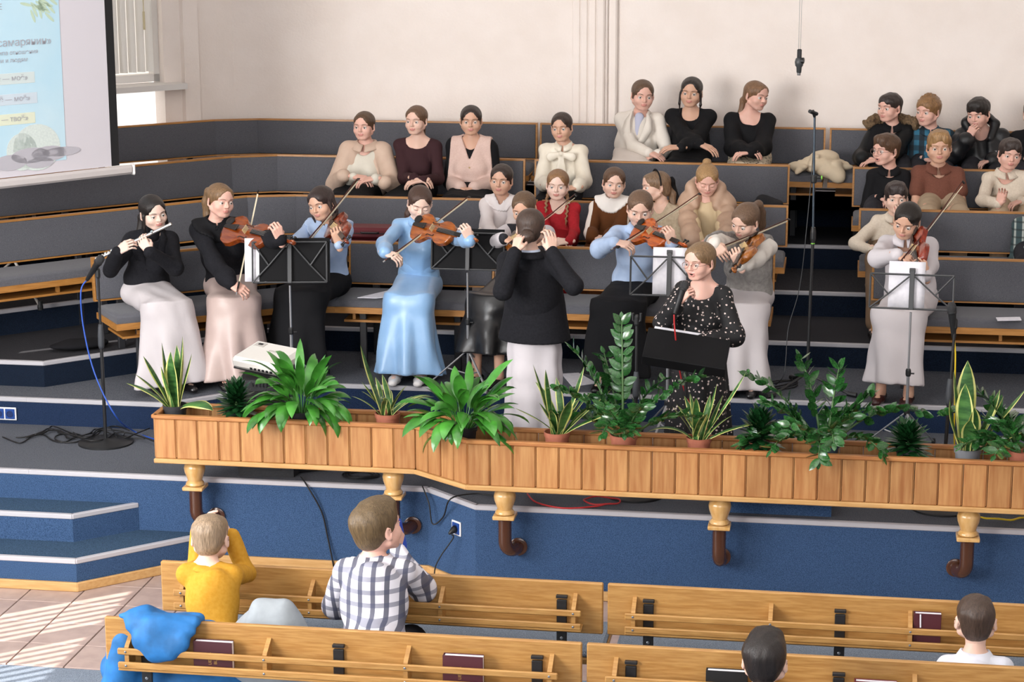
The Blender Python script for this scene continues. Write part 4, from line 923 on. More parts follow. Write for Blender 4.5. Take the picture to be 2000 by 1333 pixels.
def music_stand(label, px, Y, fz, desk_h, tilt=20, w=.46, ht=.25, rz=0, folder=None, az=.4, mm=None, paper=None):
    x = xat(px, Y, desk_h); T = thing('music_stand', label, 'music stand', (x, Y, fz), rz, 'music stands'); dh = desk_h-fz; mm = mm or M_FRAME
    MB().cyl((0, 0, .10), (0, 0, dh*.55), .0095, 10).build('lower_tube', M_STEEL, T); MB().cyl((0, 0, dh*.5), (0, 0, dh-.02), .0065, 10).build('upper_tube', M_STEEL, T)
    MB().lathe([(.013, 0), (.016, .01), (.016, .035), (.012, .045)], 10, (0, 0, dh*.53)).cyl((0, 0, dh*.55), (.035, 0, dh*.55), .005, 6).build('clamp', M_PLAST, T)
    MB().lathe([(.014, 0), (.018, .01), (.018, .03), (.013, .04)], 10, (0, 0, .22)).build('hub', M_PLAST, T)
    tripod(T, 0, .24, .26, az)
    R = frame((1, 0, 0), (0, math.sin(math.radians(tilt))*1., math.cos(math.radians(tilt))))   # desk leans away from the player
    def dp(a, b, c=0): return np.array((0, 0, dh))+R@np.array((a, c, b))
    for nm, a, b in (('top_bar', (-w/2, ht), (w/2, ht)), ('bottom_bar', (-w/2, 0), (w/2, 0))):
        MB().tube([dp(*a), dp(*b)], .006, 6).build(nm, mm, T)
    for sx in (-1, 1):
        MB().tube([dp(sx*w/2, 0), dp(sx*w/2, ht)], .006, 6).build('side_bar', mm, T)
        MB().tube([dp(sx*.015, ht*.95, -.004), dp(sx*w*.28, ht*.42, -.004), dp(sx*w/2, 0, -.004)], .005, 6).build('diagonal_bar', mm, T); MB().tube([dp(sx*w*.28, ht*.42, -.006), dp(sx*w/2, ht, -.006)], .005, 6).build('diagonal_bar', mm, T)
    MB().box(dp(0, ht*.55, -.008), (.028, .012, ht*1.15), R, .003).build('centre_post', mm, T)
    MB().box(dp(0, ht*1.12, -.008), (.035, .006, .03), R, .003).build('clip', mm, T)
    MB().box(dp(0, .0, .025), (w*.96, .05, .006), R, .002).build('ledge', mm, T)
    if folder:
        fw, fh, fx = folder
        o = MB().box((0, 0, 0), (fw, .006, fh), ch=.002).build('music_folder', M_FOLD); tag(o, 'black music folder open on the '+label.split(' with')[0].split(',')[0], 'folder', 'music folders')
        q = dp(fx, fh/2+.006, .014); c_, s_ = math.cos(rz), math.sin(rz); o.location = (x+q[0]*c_-q[1]*s_, Y+q[0]*s_+q[1]*c_, fz+q[2]); o.rotation_euler = (Matrix(((c_, -s_, 0), (s_, c_, 0), (0, 0, 1)))@Matrix(R.tolist())).to_euler()
    if paper:
        pw, ph, pxo, lab = paper; mb = MB(); n = 6; V = []
        for i in range(n):
            for j in range(4): V.append((pw*(i/(n-1)-.5), .006*math.sin(i*1.2)+.002, ph*j/3))
        mb.add(V, [(i*4+j, i*4+4+j, i*4+5+j, i*4+1+j) for i in range(n-1) for j in range(3)]); o = mb.build('sheet_music', M_PAPER, None, (0, 0, 0), True); md = o.modifiers.new('t', 'SOLIDIFY'); md.thickness = .004
        tag(o, lab, 'sheet music', 'sheet music'); q = dp(pxo, .006, .016); c_, s_ = math.cos(rz), math.sin(rz); o.location = (x+q[0]*c_-q[1]*s_, Y+q[0]*s_+q[1]*c_, fz+q[2]); o.rotation_euler = (Matrix(((c_, -s_, 0), (s_, c_, 0), (0, 0, 1)))@Matrix(R.tolist())).to_euler()
    return T
def cable(name, label, pts, r, m_, group=None, cat='cable', n=6, sub=6):
    P = [np.array(p, float) for p in pts]; out = []
    for i in range(len(P)-1):
        p0, p1, p2, p3 = P[max(i-1, 0)], P[i], P[i+1], P[min(i+2, len(P)-1)]
        for k in range(sub):
            t = k/sub; out.append(.5*((2*p1)+(-p0+p2)*t+(2*p0-5*p1+4*p2-p3)*t*t+(-p0+3*p1-3*p2+p3)*t**3))
    out.append(P[-1]); return tag(MB().tube(out, r, n).build(name, m_, None, (0, 0, 0), True), label, cat, group)
def microphone(label, head, tail, m_=None):
    head, tail = np.array(head, float), np.array(tail, float); T = thing('microphone', label, 'microphone', group='microphones'); place(T, head, tail-head, (0, .3, 1)); L = np.linalg.norm(tail-head)
    R = frame((0, 0, -1), (1, 0, 0)); k = L/.18
    MB().lathe([(.006, -.004), (.018, .002), (.0245, .018), (.0255, .032), (.023, .048)], 16, R=R).build('grille', mat('mic_grille', '#2a2a2c', .5, bump=.6, bscale=400), T, smooth=True, sharp=60)
    MB().lathe([(.0245, .046), (.0255, .050), (.0255, .056), (.0215, .060), (.013, L-.02), (.011, L)], 14, R=R).build('handle', M_PLAST, T, smooth=True, sharp=40)
    return T
# ---------------------------------------------------------------- the performers and the audience
def hnd(px, Y, e=None, d=None, n=None, c=.45):
    q = dict(p=at(px[0], px[1], Y), c=c)
    if e is not None: q['e'] = np.array(e, float)
    if d is not None: q['d'] = np.array(d, float)
    if n is not None: q['n'] = np.array(n, float)
    return q
G_ORCH = 'young musicians on the front row and stage'; G_CH = 'children seated on the choir benches'; G_AUD = 'boys sitting in the pews'
BLK = cloth('#15151a', .9, '#1d1d22', 80); BLKS = cloth('#131316', .85); WHT = cloth('#d3cdd1', .75); WHTW = cloth('#cfc8ca', .7, bump=.3); CREAM = cloth('#e9dfd0', .6); BLUE = cloth('#a9bede', .6, '#b6c9e6', 20); SATIN = mat('satin_blue', '#86aed8', .32, '#93b9e0', 6, bump=.12, bscale=14, sheen=.2); CHAMP = mat('satin_champagne', '#b8a29c', .42, '#c2ada6', 6, bump=.15, bscale=12)
LAP = {}
# 1 flute player
fl0, fl1 = at(334, 438, 12.42), at(203, 500, 12.36)
J = person('girl in cropped black blazer and long white skirt playing a silver flute', (299, 416), 12.62, 12.70, 285, zB, yaw=15, lyaw=38, hd=(42, 10, -8), hair=('pulled+sidetail+wisps', '#1b1614'), skin='pale', s=.96, hs=1.0, thigh=.44,
    top=dict(m=BLK, name='blazer', sl=(.066, .060, .046), g=.008, nr=.055, nd=.02, hemz=-.01), bottom=dict(kind='skirt', m=WHTW, folds=5, amp=.15, rb=.24, ra=.17, hem=.05), group=G_ORCH,
    hands={-1: hnd((230, 492), 12.33, (-.6, -.2, -1), (.7, -.1, .5), (.5, .8, -.2), .55), 1: hnd((292, 492), 12.36, (.7, -.3, -1), (-.55, .1, .75), (0, .9, 0), .5)})
piece(J, 'turtleneck', SDF().cone(J['N']-J['t']*.02, J['N']+J['t']*.035, .060, .053, .02), BLKS); lapel(J, BLK)
T = thing('flute', 'silver concert flute held to the lips of the girl in the cropped blazer', 'flute'); place(T, fl0, fl1-fl0, (0, -.6, .8)); L = np.linalg.norm(fl1-fl0)
M_SIL = mat('silver', '#d8d4ce', .18, metal=.9)
MB().cyl((0, 0, 0), (L, 0, 0), .0098, 12).build('tube', M_SIL, T, smooth=True, sharp=50); MB().lathe([(.010, -.004), (.012, 0), (.012, .01), (.010, .012)], 12, R=frame((0, 0, -1), (1, 0, 0))).build('crown', M_SIL, T); MB().lathe([(.004, 0), (.011, .002), (.009, .007)], 12, (.13, 0, .008)).build('lip_plate', M_SIL, T)
for i in range(13): o = MB().lathe([(.0085, 0), (.0085, .004), (.005, .006)], 10, (.26+i*.031*L/.67, .002*(-1)**i, .011)).build('key', M_SIL, T)
MB().tube([(.24, .012, .006), (L-.02, .012, .006)], .0025, 6).build('key_rod', M_SIL, T)
# 2 viola player
J = person('girl with ponytail in black ruffle-collar blouse and champagne satin skirt playing viola', (430, 393), 12.78, 12.95, 450, zB, yaw=18, lyaw=20, hd=(46, 4, 6), hair=('pulled+tail', '#6a5138'), skin='pink', s=1.0, hs=1.0, thigh=.42,
    top=dict(m=BLK, sl=(.062, .072, .05), puff=.070, g=.006, nr=.056, nd=.01), bottom=dict(kind='skirt', m=CHAMP, folds=6, amp=.15, rb=.22, ra=.165, hem=.05), group=G_ORCH,
    hands={-1: hnd((452, 556), 12.42, (-.9, .2, -.8), (.8, -.2, -.3), (.1, .5, -.7), .55), 1: hnd((548, 470), 12.33, (.3, .2, -1), (-.2, -.2, .9), (-.6, .5, .3), .75)})
frill(J, BLKS, .150, 34, .05, .016); collar(J, BLKS, .054, .03, .0, 'neck_band')
tl = at(443, 440, 12.66); scr = solve_end(tl, (582, 472), .63)
V2 = violin('dark brown viola held by the girl in the ruffle-collar blouse', tl, scr, (-.25, -.62, .75), ('#6d2c10', '#8f4416'), 1.10); B = tl+(scr-tl)*.33
bow_px('bow held upright by the viola player', (466, 555), (504, 374), 12.40, B, .70)
# 3 violinist, blue ruffle blouse
J = person('girl with loose dark hair in pale blue ruffled blouse playing a violin', (628, 398), 13.02, 13.18, 640, zB, yaw=-8, lyaw=-14, hd=(-16, 12, -10), hair=('long+lowtail+wisps', '#2a1f1c'), skin='tan', s=.97, hs=.98,
    top=dict(m=BLUE, sl=(.058, .058, .044), g=.008, nr=.058, nd=.015, hemz=.03), bottom=dict(kind='skirt', m=BLKS, folds=5, amp=.15, rb=.22, ra=.17, hem=.06), group=G_ORCH,
    hands={-1: hnd((600, 478), 12.70, (-1, .2, -.5), (.8, -.3, -.1), (0, .4, -.9), .55), 1: hnd((662, 478), 12.58, (.5, 0, -1), (-.15, -.1, 1), (-.3, .6, .3), .75)})
frill(J, BLUE, .150, 12, .12, .016)
tl = at(655, 428, 12.92); scr = solve_end(tl, (687, 470), .575)
violin('reddish violin held by the girl in the pale blue ruffled blouse', tl, scr, (-.75, -.2, .65), ('#5c1f10', '#8a3a20')); bow_px('bow of the violinist in the pale blue ruffled blouse', (598, 474), (699, 349), 12.68, tl+(scr-tl)*.33)
# 4 violinist, light blue satin dress
J = person('girl in long light blue satin dress playing a violin with eyes lowered', (820, 397), 13.0, 13.2, 818, zB, yaw=4, lyaw=2, hd=(16, 22, 4), hair=('pulled+sidetail', '#3c2a22'), skin='pale', s=.95, hs=.96, closed=True, shoes='#e6e2e0',
    top=dict(m=SATIN, name='bodice', sl=(.056, .062, .05), puff=.060, g=.004, nr=.053, nd=.0, cap=.058), bottom=dict(kind='skirt', m=SATIN, folds=6, amp=.18, rb=.22, ra=.16, hem=.06), group=G_ORCH,
    hands={-1: hnd((752, 494), 12.62, (-1, .1, -.5), (.8, -.2, -.2), (0, .4, -.9), .5), 1: hnd((918, 470), 12.55, (.4, 0, -1), (-.3, -.1, .9), (-.5, .5, .3), .75)})
collar(J, SATIN, .052, .03, .0, 'neck_band'); piece(J, 'sash', SDF().cone(J['P']+J['t']*.17, J['P']+J['t']*.20, .128, .126, .02, (J['f'], .8)), SATIN)
tl = at(812, 434, 12.88); scr = solve_end(tl, (940, 466), .58)
violin('amber-brown violin held by the girl in the light blue dress', tl, scr, (-.1, -.78, .6), ('#7a3a10', '#a85a1c')); bow_px('bow slanting across the violin of the girl in light blue', (765, 500), (916, 384), 12.60, tl+(scr-tl)*.33)
# 5 violinist hidden behind the conductor
J = person('girl in striped black waistcoat, half hidden behind the conductor', (1024, 408), 13.05, 13.2, 1010, zB, yaw=0, lyaw=-18, hd=(-6, 16, -6), hair=('pulled+bun', '#54402f'), skin='tan', s=.94, hs=.95,
    top=dict(m=cloth('#202024', .8, '#2d2d33', 120), name='waistcoat', sl=(.05, .05, .04), nr=.062, nd=.04), bottom=dict(kind='skirt', m=mat('leather_black', '#1a1a1c', .35, bump=.2, bscale=14), folds=5, amp=.17, rb=.21, ra=.16, hem=.20), group=G_ORCH,
    hands={-1: hnd((985, 466), 12.72, (-1, .1, -.5), (.8, -.2, -.2), (0, .4, -.9), .5), 1: hnd((1052, 490), 12.6, (.5, 0, -1), (-.3, -.1, .9), (-.5, .5, .3), .75)})
for i in (-1, 1): piece(J, 'sleeve', SDF().chain([J['Sh'][i]+J['r']*i*.01, J['E'][i], J['E'][i]*.15+J['W'][i]*.85], [.056, .055, .045], .02), WHT)
tl = at(1012, 452, 12.9); scr = solve_end(tl, (1022, 500), .57)
violin('violin mostly hidden behind the conductor', tl, scr, (-.5, -.3, .8), ('#8a4a14', '#b86a24')); bow_px('bow rising behind the conductor across the red dress', (1003, 470), (1124, 380), 12.70, tl+(scr-tl)*.33)
# 6 conductor
J = person('conductor in black blazer and long white skirt with low hair bun, seen from behind', (1037, 446), 11.80, 11.85, 1045, zA, yaw=178, hd=(178, 6, 0), hair=('pulled+bun', '#3a2c25'), skin='fair', s=1.0, hs=1.02, stand=True, wide=1.08,
    top=dict(m=BLK, name='blazer', sl=(.068, .062, .048), g=.014, nr=.058, nd=.01, hemz=.13, wr=.001), bottom=dict(kind='skirt', m=WHT, folds=5, amp=.15, rb=.17, hem=.03), group=G_ORCH,
    hands={1: hnd((1006, 492), 11.62, (-.45, .3, -1), (.2, .35, .9), (.5, .6, 0), .5), -1: hnd((1078, 492), 11.62, (.45, .3, -1), (-.1, .3, .9), (-.4, .6, 0), .4)})
collar(J, cloth('#c9d4e8', .7), .054, .034, .002, 'shirt_collar'); collar(J, BLK, .066, .022, .006, 'blazer_collar')
piece(J, 'blazer_skirt', SDF().skirt(J['P']+np.array((0, 0, .13)), J['P']-np.array((0, 0, .21)), .150, .215, J['r'], 3, .02, 0, .02, .78).cone(J['P']+np.array((0, 0, .2)), J['P'], .13, .16, .04, (J['f'], .78)), BLK, .009)
# 7 violinist, blue shirt
J = person('girl in light blue button-up shirt and black skirt playing an orange violin', (1250, 408), 13.02, 13.2, 1240, zB, yaw=4, lyaw=-10, hd=(4, 18, 2), hair=('pulled+smallbun', '#5c4636'), skin='fair', s=1.0, hs=1.0,
    top=dict(m=BLUE, name='shirt', sl=(.062, .062, .048), g=.010, nr=.058, nd=.03, hemz=0), bottom=dict(kind='skirt', m=BLKS, folds=5, amp=.15, rb=.22, ra=.17, hem=.10), group=G_ORCH,
    hands={-1: hnd((1202, 474), 12.66, (-1, .1, -.6), (.85, -.2, -.1), (0, .4, -.9), .55), 1: hnd((1313, 478), 12.55, (.5, 0, -1), (-.2, -.1, .9), (-.5, .5, .3), .75)})
collar(J, BLUE, .058, .035, .012)
tl = at(1246, 440, 12.88); scr = solve_end(tl, (1348, 478), .58)
violin('bright orange violin held by the girl in the light blue shirt', tl, scr, (-.1, -.75, .6), ('#9a3c0e', '#c8621c')); bow_px('bow across the bright orange violin', (1211, 478), (1366, 378), 12.64, tl+(scr-tl)*.33)
# 8 violinist, grey vest
J = person('girl in grey knitted waistcoat over white satin blouse and skirt playing a violin', (1456, 432), 12.92, 13.12, 1462, zB, yaw=-24, lyaw=-4, hd=(-34, 24, 10), hair=('pulled+tail', '#5a4535'), skin='fair', s=.98, hs=.98, thigh=.30, knee=.08,
    top=dict(m=cloth('#e4ded6', .45), sl=(.062, .070, .05), puff=.06, nr=.060, nd=.02, g=-.002), bottom=dict(kind='skirt', m=WHTW, folds=5, amp=.15, rb=.19, ra=.165, hem=.04, flat=.85), group=G_ORCH,
    hands={-1: hnd((1395, 476), 12.55, (-.8, .2, -.2), (.5, -.4, -.5), (.3, .6, -.5), .5), 1: hnd((1446, 520), 12.48, (.9, 0, -.7), (-.35, -.1, .9), (-.2, .6, .3), .7)})
vest(J, mat('grey_wool', '#8f8b88', .95, '#a5a19d', 40, bump=.4, bscale=120), .10, .020)
tl = at(1474, 462, 12.78); scr = solve_end(tl, (1440, 528), .57)
violin('violin pointing down, held by the girl in the grey waistcoat', tl, scr, (-.5, .2, .8), ('#7a3c14', '#a8641f')); bow_px('bow of the girl in the grey waistcoat', (1397, 487), (1540, 428), 12.54, tl+(scr-tl)*.33)
# 9 singer
FLOR = spot_mat('floral_print', '#121114', '#d9c6bf', 42, .42)
J = person('bespectacled girl in black floral dress singing into a handheld microphone', (1367, 512), 11.55, 11.62, 1366, zA, yaw=-14, hd=(-32, 6, 0), hair=('pulled+smallbun', '#6e573e'), skin='pink', s=.93, hs=.97, stand=True, mouth=.6,
    top=dict(m=FLOR, name='bodice', sl=(.062, .066, .05), puff=.058, g=.006, nr=.078, nd=.035, nf=.01), bottom=dict(kind='skirt', m=FLOR, folds=7, amp=.15, rb=.20, hem=.08), group=G_ORCH,
    hands={-1: hnd((1326, 590), 11.34, (-.7, .1, -1), (.55, -.1, .8), (.7, .6, 0), .85), 1: hnd((1368, 668), 11.36, (.8, 0, -.8), (-.8, -.3, .1), (0, .4, -1), .4)})
glasses(J, '#a07a70')
MIC_H = at(1340, 550, 11.36); MIC_T = at(1322, 600, 11.30); microphone('black handheld microphone with red cable in the singing girl\'s hand', MIC_H, MIC_T+(MIC_T-MIC_H)*.25)
# 10 violinist in white
J = person('girl with parted dark hair in loose white shirt and white skirt playing a violin', (1771, 432), 12.95, 13.15, 1780, zB, yaw=-8, lyaw=-12, hd=(-18, 22, 10), hair=('pulled+bun', '#17120f'), skin='tan', s=1.0, hs=1.0, shoes='#3a1a18',
    top=dict(m=WHT, name='shirt', sl=(.070, .070, .05), g=.020, nr=.058, nd=.03, hemz=.04), bottom=dict(kind='skirt', m=WHTW, folds=4, amp=.12, rb=.175, ra=.17, hem=.12), group=G_ORCH,
    hands={-1: hnd((1752, 498), 12.60, (-1, .1, -.6), (.7, -.3, -.2), (.2, .4, -.9), .55), 1: hnd((1808, 540), 12.48, (.7, 0, -1), (-.3, -.1, .9), (-.5, .5, .3), .75)})
collar(J, WHT, .060, .035, .016)
tl = at(1795, 452, 12.84); scr = solve_end(tl, (1812, 536), .57)
violin('glossy red-brown violin held by the girl all in white', tl, scr, (-.85, .0, .4), ('#6a1f10', '#8f3018')); bow_px('bow of the violinist all in white', (1764, 506), (1881, 354), 12.56, tl+(scr-tl)*.33)
# ---- third row, girls
R3Y, R4Y, R2Y = 15.0, 15.84, 14.13
TRO = dict(kind='trousers', m=BLKS)
LAPH = lambda u, v, Y, sp=10: {-1: hnd((u-sp, v), Y, (-.45, .5, -1), (.9, -.2, -.1), (0, .3, -1), .35), 1: hnd((u+sp, v+4), Y-.02, (.45, .5, -1), (-.9, -.2, -.1), (0, .3, -1), .35)}
J = person('girl in open beige jacket over cream top, seated behind the violinists', (711, 247), R3Y, R3Y+.08, 708, zD, hd=(-6, 2, 0), hair=('pulled+bun', '#4a3626'), skin='pink', hs=.96, s=1.0, wide=1.02, top=dict(m=cloth('#dcd6c8', .8), nr=.066, nd=.02), bottom=dict(kind='skirt', m=BLKS, hem=.1), hands=LAPH(712, 345, 14.72, 20), group=G_CH)
JK = cloth('#cbb09d', .6, '#d2b9a6', 14, bump=.3, bscale=16); s = SDF(); R3 = np.column_stack([J['r'], -J['f'], J['t']])
s.ell(J['N']-J['t']*.19, (.175, .118, .17), R3, .05).ell(J['P']+J['t']*.06, (.19, .135, .14), R3, .06).cone(J['N']-J['t']*.02, J['Sh'][-1], .05, .062, .03).cone(J['N']-J['t']*.02, J['Sh'][1], .05, .062, .03).chain([J['Sh'][-1], J['E'][-1]-np.array((.08, 0, 0)), J['W'][-1]+np.array((-.09, .02, .0))], [.070, .070, .055], .03).chain([J['Sh'][1], J['E'][1]+np.array((.03, 0, 0)), J['W'][1]+np.array((.07, .03, -.03))], [.070, .070, .055], .03)
s.cone(J['N']+J['t']*.1+J['f']*.05, J['P']+J['f']*.20+J['t']*.02, .062, .085, .015, cut=True).cone(J['N']+J['t']*.16, J['N'], .066, .066, .01, cut=True)
piece(J, 'jacket', s, JK, .009, wr=.003, wf=30); collar(J, JK, .066, .035, .018)
J = person('girl in tight burgundy boat-neck top with folded hands', (813, 236), R3Y, R3Y+.08, 811, zD, hd=(-10, 3, 0), hair=('pulled+lowtail', '#5a4331'), skin='fair', hs=.97, wide=1.05, top=dict(m=cloth('#3a2226', .85), nr=.088, nd=.005, sl=(.056, .05, .036), nf=.0), bottom=dict(kind='skirt', m=BLKS), hands=LAPH(818, 348, 14.70, 9), group=G_CH)
J = person('girl in pale pink waistcoat over black sleeves', (920, 236), R3Y, R3Y+.08, 925, zD, hd=(8, 4, 0), hair=('pulled+bun', '#231a17'), skin='tan', hs=.98, wide=1.08, top=dict(m=BLKS, nr=.058, nd=.02, sl=(.064, .056, .04)), bottom=dict(kind='skirt', m=BLKS), group=G_CH)
vest(J, cloth('#d3b5aa', .85, '#d9bdb2', 90), .13, .012)
for k in range(3): o = MB().lathe([(.006, 0), (.007, .002), (.004, .004)], 8, J['N']-J['t']*(.20+.07*k)+J['f']*(.128-.005*k), R=frame((0, 0, 1), J['f'])).build('button', mat('button_gold', '#b59a6a', .4), J['T'], J['base'])
J = person('girl in cream satin blouse with a large neck bow', (1097, 249), R3Y, R3Y+.08, 1097, zD, hd=(-6, 6, -3), hair=('pulled+lowtail', '#2c201b'), skin='tan', hs=.95, s=.96, top=dict(m=mat('satin_cream', '#e6dcca', .38, '#eee6d6', 8, bump=.2, bscale=16), nr=.054, nd=.0, sl=(.064, .066, .05), puff=.066, cap=.064), bottom=dict(kind='skirt', m=BLKS), hands=LAPH(1097, 362, 14.68, 30), group=G_CH)
CS = MATS['satin_cream']; collar(J, CS, .054, .03, 0, 'neck_band'); b0 = J['N']-J['t']*.055+J['f']*.118
piece(J, 'bow_tie', SDF().cone(b0, b0+J['r']*.075-J['t']*.02, .014, .034, .008, (J['f'], .5)).cone(b0, b0-J['r']*.075-J['t']*.02, .014, .034, .008, (J['f'], .5)).cone(b0, b0-J['t']*.20-J['r']*.02+J['f']*.02, .016, .028, .008, (J['f'], .4)).cone(b0, b0-J['t']*.19+J['r']*.035+J['f']*.02, .016, .026, .008, (J['f'], .4)).ball(b0, .018, .006), CS, .006)
# ---- back row, girls
J = person('girl in white blazer leaning at the back wall', (1255, 187), R4Y, R4Y+.04, 1240, zE, hd=(16, 6, 4), hair=('pulled+lowtail', '#4f3b2b'), skin='pink', hs=1.05, wide=1.06, top=dict(m=cloth('#e8e0d6', .75), name='blazer', nr=.056, nd=.0, sl=(.066, .058, .046), g=.012, cap=.064), bottom=dict(kind='skirt', m=cloth('#e2d8d0', .7)), hands={-1: hnd((1268, 298), 15.52, (-.5, .5, -1), (.9, -.2, -.3), (0, .3, -1), .3), 1: hnd((1285, 300), 15.55, (.5, .5, -1), (-.9, -.2, -.3), (0, .3, -1), .3)}, group=G_CH)
lapel(J, cloth('#e8e0d6', .75), .27, g=.022); piece(J, 'blouse_front', SDF().cone(J['N']-J['t']*.02+J['f']*.06, J['N']-J['t']*.17+J['f']*.112, .035, .015, .01, (J['f'], .6)), cloth('#c3c6dc', .8))
J = person('dark-haired girl in black blouse with arms crossed on her lap', (1350, 181), R4Y, R4Y+.04, 1347, zE, hd=(-4, 4, 4), hair=('pulled+lowtail+wisps', '#1d1614'), skin='tan', hs=1.03, wide=1.06, top=dict(m=BLKS, nr=.066, nd=.02, sl=(.068, .066, .05), puff=.06, cap=.066), bottom=dict(kind='skirt', m=BLKS), hands={-1: hnd((1368, 282), 15.48, (-.5, .5, -1), (.9, -.3, -.3), (0, .3, -1), .25), 1: hnd((1330, 288), 15.46, (.5, .5, -1), (-.95, -.2, 0), (0, .3, -1), .25)}, group=G_CH)
J = person('girl in wide black top and leopard-print skirt looking aside', (1476, 188), R4Y, R4Y+.04, 1465, zE, hd=(46, 8, 8), hair=('pulled+lowtail', '#6b4f38'), skin='pink', hs=1.0, wide=1.06, top=dict(m=BLKS, nr=.076, nd=.02, sl=(.072, .080, .05), puff=.07), bottom=dict(kind='skirt', m=spot_mat('leopard', '#cfc0a8', '#1e1714', 42, .52)), hands=LAPH(1460, 292, 15.46, 8), group=G_CH)
# ---- second row, younger girls
J = person('small girl in white blouse with wide lace collar', (979, 352), R2Y, R2Y+.08, 970, zC, hd=(-3, 4, 3), hair=('pulled+bun', '#2a1f1b'), skin='tan', hs=.97, s=.86, fem=False, top=dict(m=cloth('#ddd3d2', .7), nr=.066, nd=.02, sl=(.060, .060, .045), puff=.055), bottom=dict(kind='skirt', m=cloth('#d8cdc6', .7)), hands=LAPH(975, 462, 13.80, 14), group=G_CH)
frill(J, cloth('#e6dedd', .7), .135, 22, .07, .012, r0=.056)
J = person('small girl with two braids in a red dress', (1089, 362), R2Y, R2Y+.08, 1090, zC, hd=(2, 5, 2), hair=('pulled+braids', '#7a5a3c'), skin='pale', hs=.95, s=.85, fem=False, top=dict(m=cloth('#9c1a22', .8, '#a8202a', 60), name='dress', nr=.056, nd=.03, sl=(.060, .050, .038), cap=.058, g=.004), bottom=dict(kind='skirt', m=cloth('#96181f', .8), hem=.2), hands=LAPH(1098, 468, 13.82, 14), group=G_CH, iris='#5a5f66')
J = person('small girl in brown pinafore with white scalloped collar', (1199, 358), R2Y, R2Y+.08, 1190, zC, hd=(10, 6, 6), hair=('pulled+bun', '#4c3524'), skin='fair', hs=.95, s=.86, fem=False, top=dict(m=cloth('#e3d9cf', .7), nr=.058, nd=.01, sl=(.058, .056, .044), puff=.055), bottom=dict(kind='skirt', m=cloth('#5d3517', .85), hem=.2), hands=LAPH(1172, 462, 13.82, 16), group=G_CH, iris='#5a5f66')
vest(J, cloth('#5d3517', .85), .05, .015, 'pinafore')
frill(J, cloth('#ece6e0', .75), .135, 26, .06, .026)
J = person('girl with black headband and ribbon turned away in a beige knit', (1281, 366), R2Y+.02, R2Y+.08, 1300, zC, yaw=-20, hd=(-64, 4, -6), hair=('pulled+lowtail', '#6b5440'), skin='fair', hs=.97, s=.9, fem=False, top=dict(m=mat('beige_knit', '#a8977f', .95, '#b7a68e', 50, bump=.5, bscale=110), name='cardigan', nr=.058, nd=.0, sl=(.062, .056, .045)), bottom=dict(kind='skirt', m=cloth('#b8a890', .8)), group=G_CH)
H, R, hs = local(J); MB().tube([H+R@(np.array((.083*math.cos(a), .01, .034+.088*math.sin(a)))*hs) for a in np.linspace(-.25, math.pi+.25, 22)], .0095, 8, flat=.5).build('headband', BLKS, J['T'], J['base'], True)
piece(J, 'ribbon', SDF().cone(H+R@np.array((0, .115, .02)), H+R@np.array((0, .135, -.10)), .024, .030, .01, (R@np.array((1, 0, 0)), .5)).ell(H+R@np.array((0, .12, .03)), (.03, .02, .03), R), BLKS)
J = person('small blonde girl in beige puffer jacket and sand-coloured dress', (1381, 352), R2Y, R2Y+.08, 1385, zC, hd=(8, 24, 0), hair=('pulled+topbun', '#8c6d48'), skin='pink', hs=.95, s=.88, fem=False, closed=True, top=dict(m=cloth('#cbb592', .7), nr=.060, nd=.01, sl=(.05, .05, .04)), bottom=dict(kind='skirt', m=cloth('#c7b08c', .7)), hands=LAPH(1385, 470, 13.82, 18), group=G_CH)
PUF = mat('puffer_beige', '#b3937c', .5, '#bd9e87', 10, bump=.5, bscale=14); s = SDF(); R3 = np.column_stack([J['r'], -J['f'], J['t']])
for i in (-1, 1):
    A_ = [J['N']+J['r']*i*.075-J['t']*.01, J['Sh'][i]+J['r']*i*.02, J['E'][i]+J['r']*i*.04, J['W'][i]+J['r']*i*.05]
    for k in range(9):
        t_ = k/8*3; j = min(int(t_), 2); s.ball(A_[j]+(A_[j+1]-A_[j])*(t_-j), .062+.010*(k % 2), .018)
    for k in range(6): s.ball(J['N']+J['r']*i*(.085+.010*k)-J['t']*(.02+.065*k)+J['f']*(.02+.010*k), .055+.008*(k % 2), .018)
    s.chain([J['N']+J['r']*i*.055-J['f']*.055+J['t']*.08, J['N']+J['r']*i*.10+J['f']*.02+J['t']*.05, J['N']+J['r']*i*.075+J['f']*.09-J['t']*.06], [.04, .04, .03], .02)
s.ell(J['N']-J['t']*.18-J['f']*.05, (.17, .09, .17), R3, .04); piece(J, 'puffer_jacket', s, PUF, .0095, wr=.002, wf=50)
# ---- boys
BOYP = dict(kind='trousers', m=cloth('#2a2a30', .85)); CHINO = dict(kind='trousers', m=cloth('#b29d84', .85)); KN = cloth('#d8cab8', .9, '#e0d3c2', 90, bump=.3, bscale=100)
J = person('boy in black shirt wearing a fur-hooded coat on the back bench', (1738, 211), R4Y, R4Y+.04, 1738, zE, hd=(-38, 2, 0), fem=False, hair=('crop', '#2b2320'), skin='pink', hs=1.0, s=.92, top=dict(m=BLKS, name='shirt', nr=.058, nd=.01), bottom=BOYP, hands=LAPH(1706, 308, 15.5, 8), group=G_CH)
collar(J, BLKS, .058, .035, .01); s = SDF(); s.ell(J['N']-J['t']*.20-J['f']*.08, (.20, .10, .20), None, .04)
for i in (-1, 1): s.chain([J['Sh'][i]-J['f']*.03, J['E'][i]+J['r']*i*.03-J['f']*.03, J['W'][i]+J['r']*i*.05], [.062, .062, .05], .03)
piece(J, 'coat', s, cloth('#16181a', .6, bump=.4, bscale=18), .01, wr=.003)
s = SDF(); rs = np.random.RandomState(5)
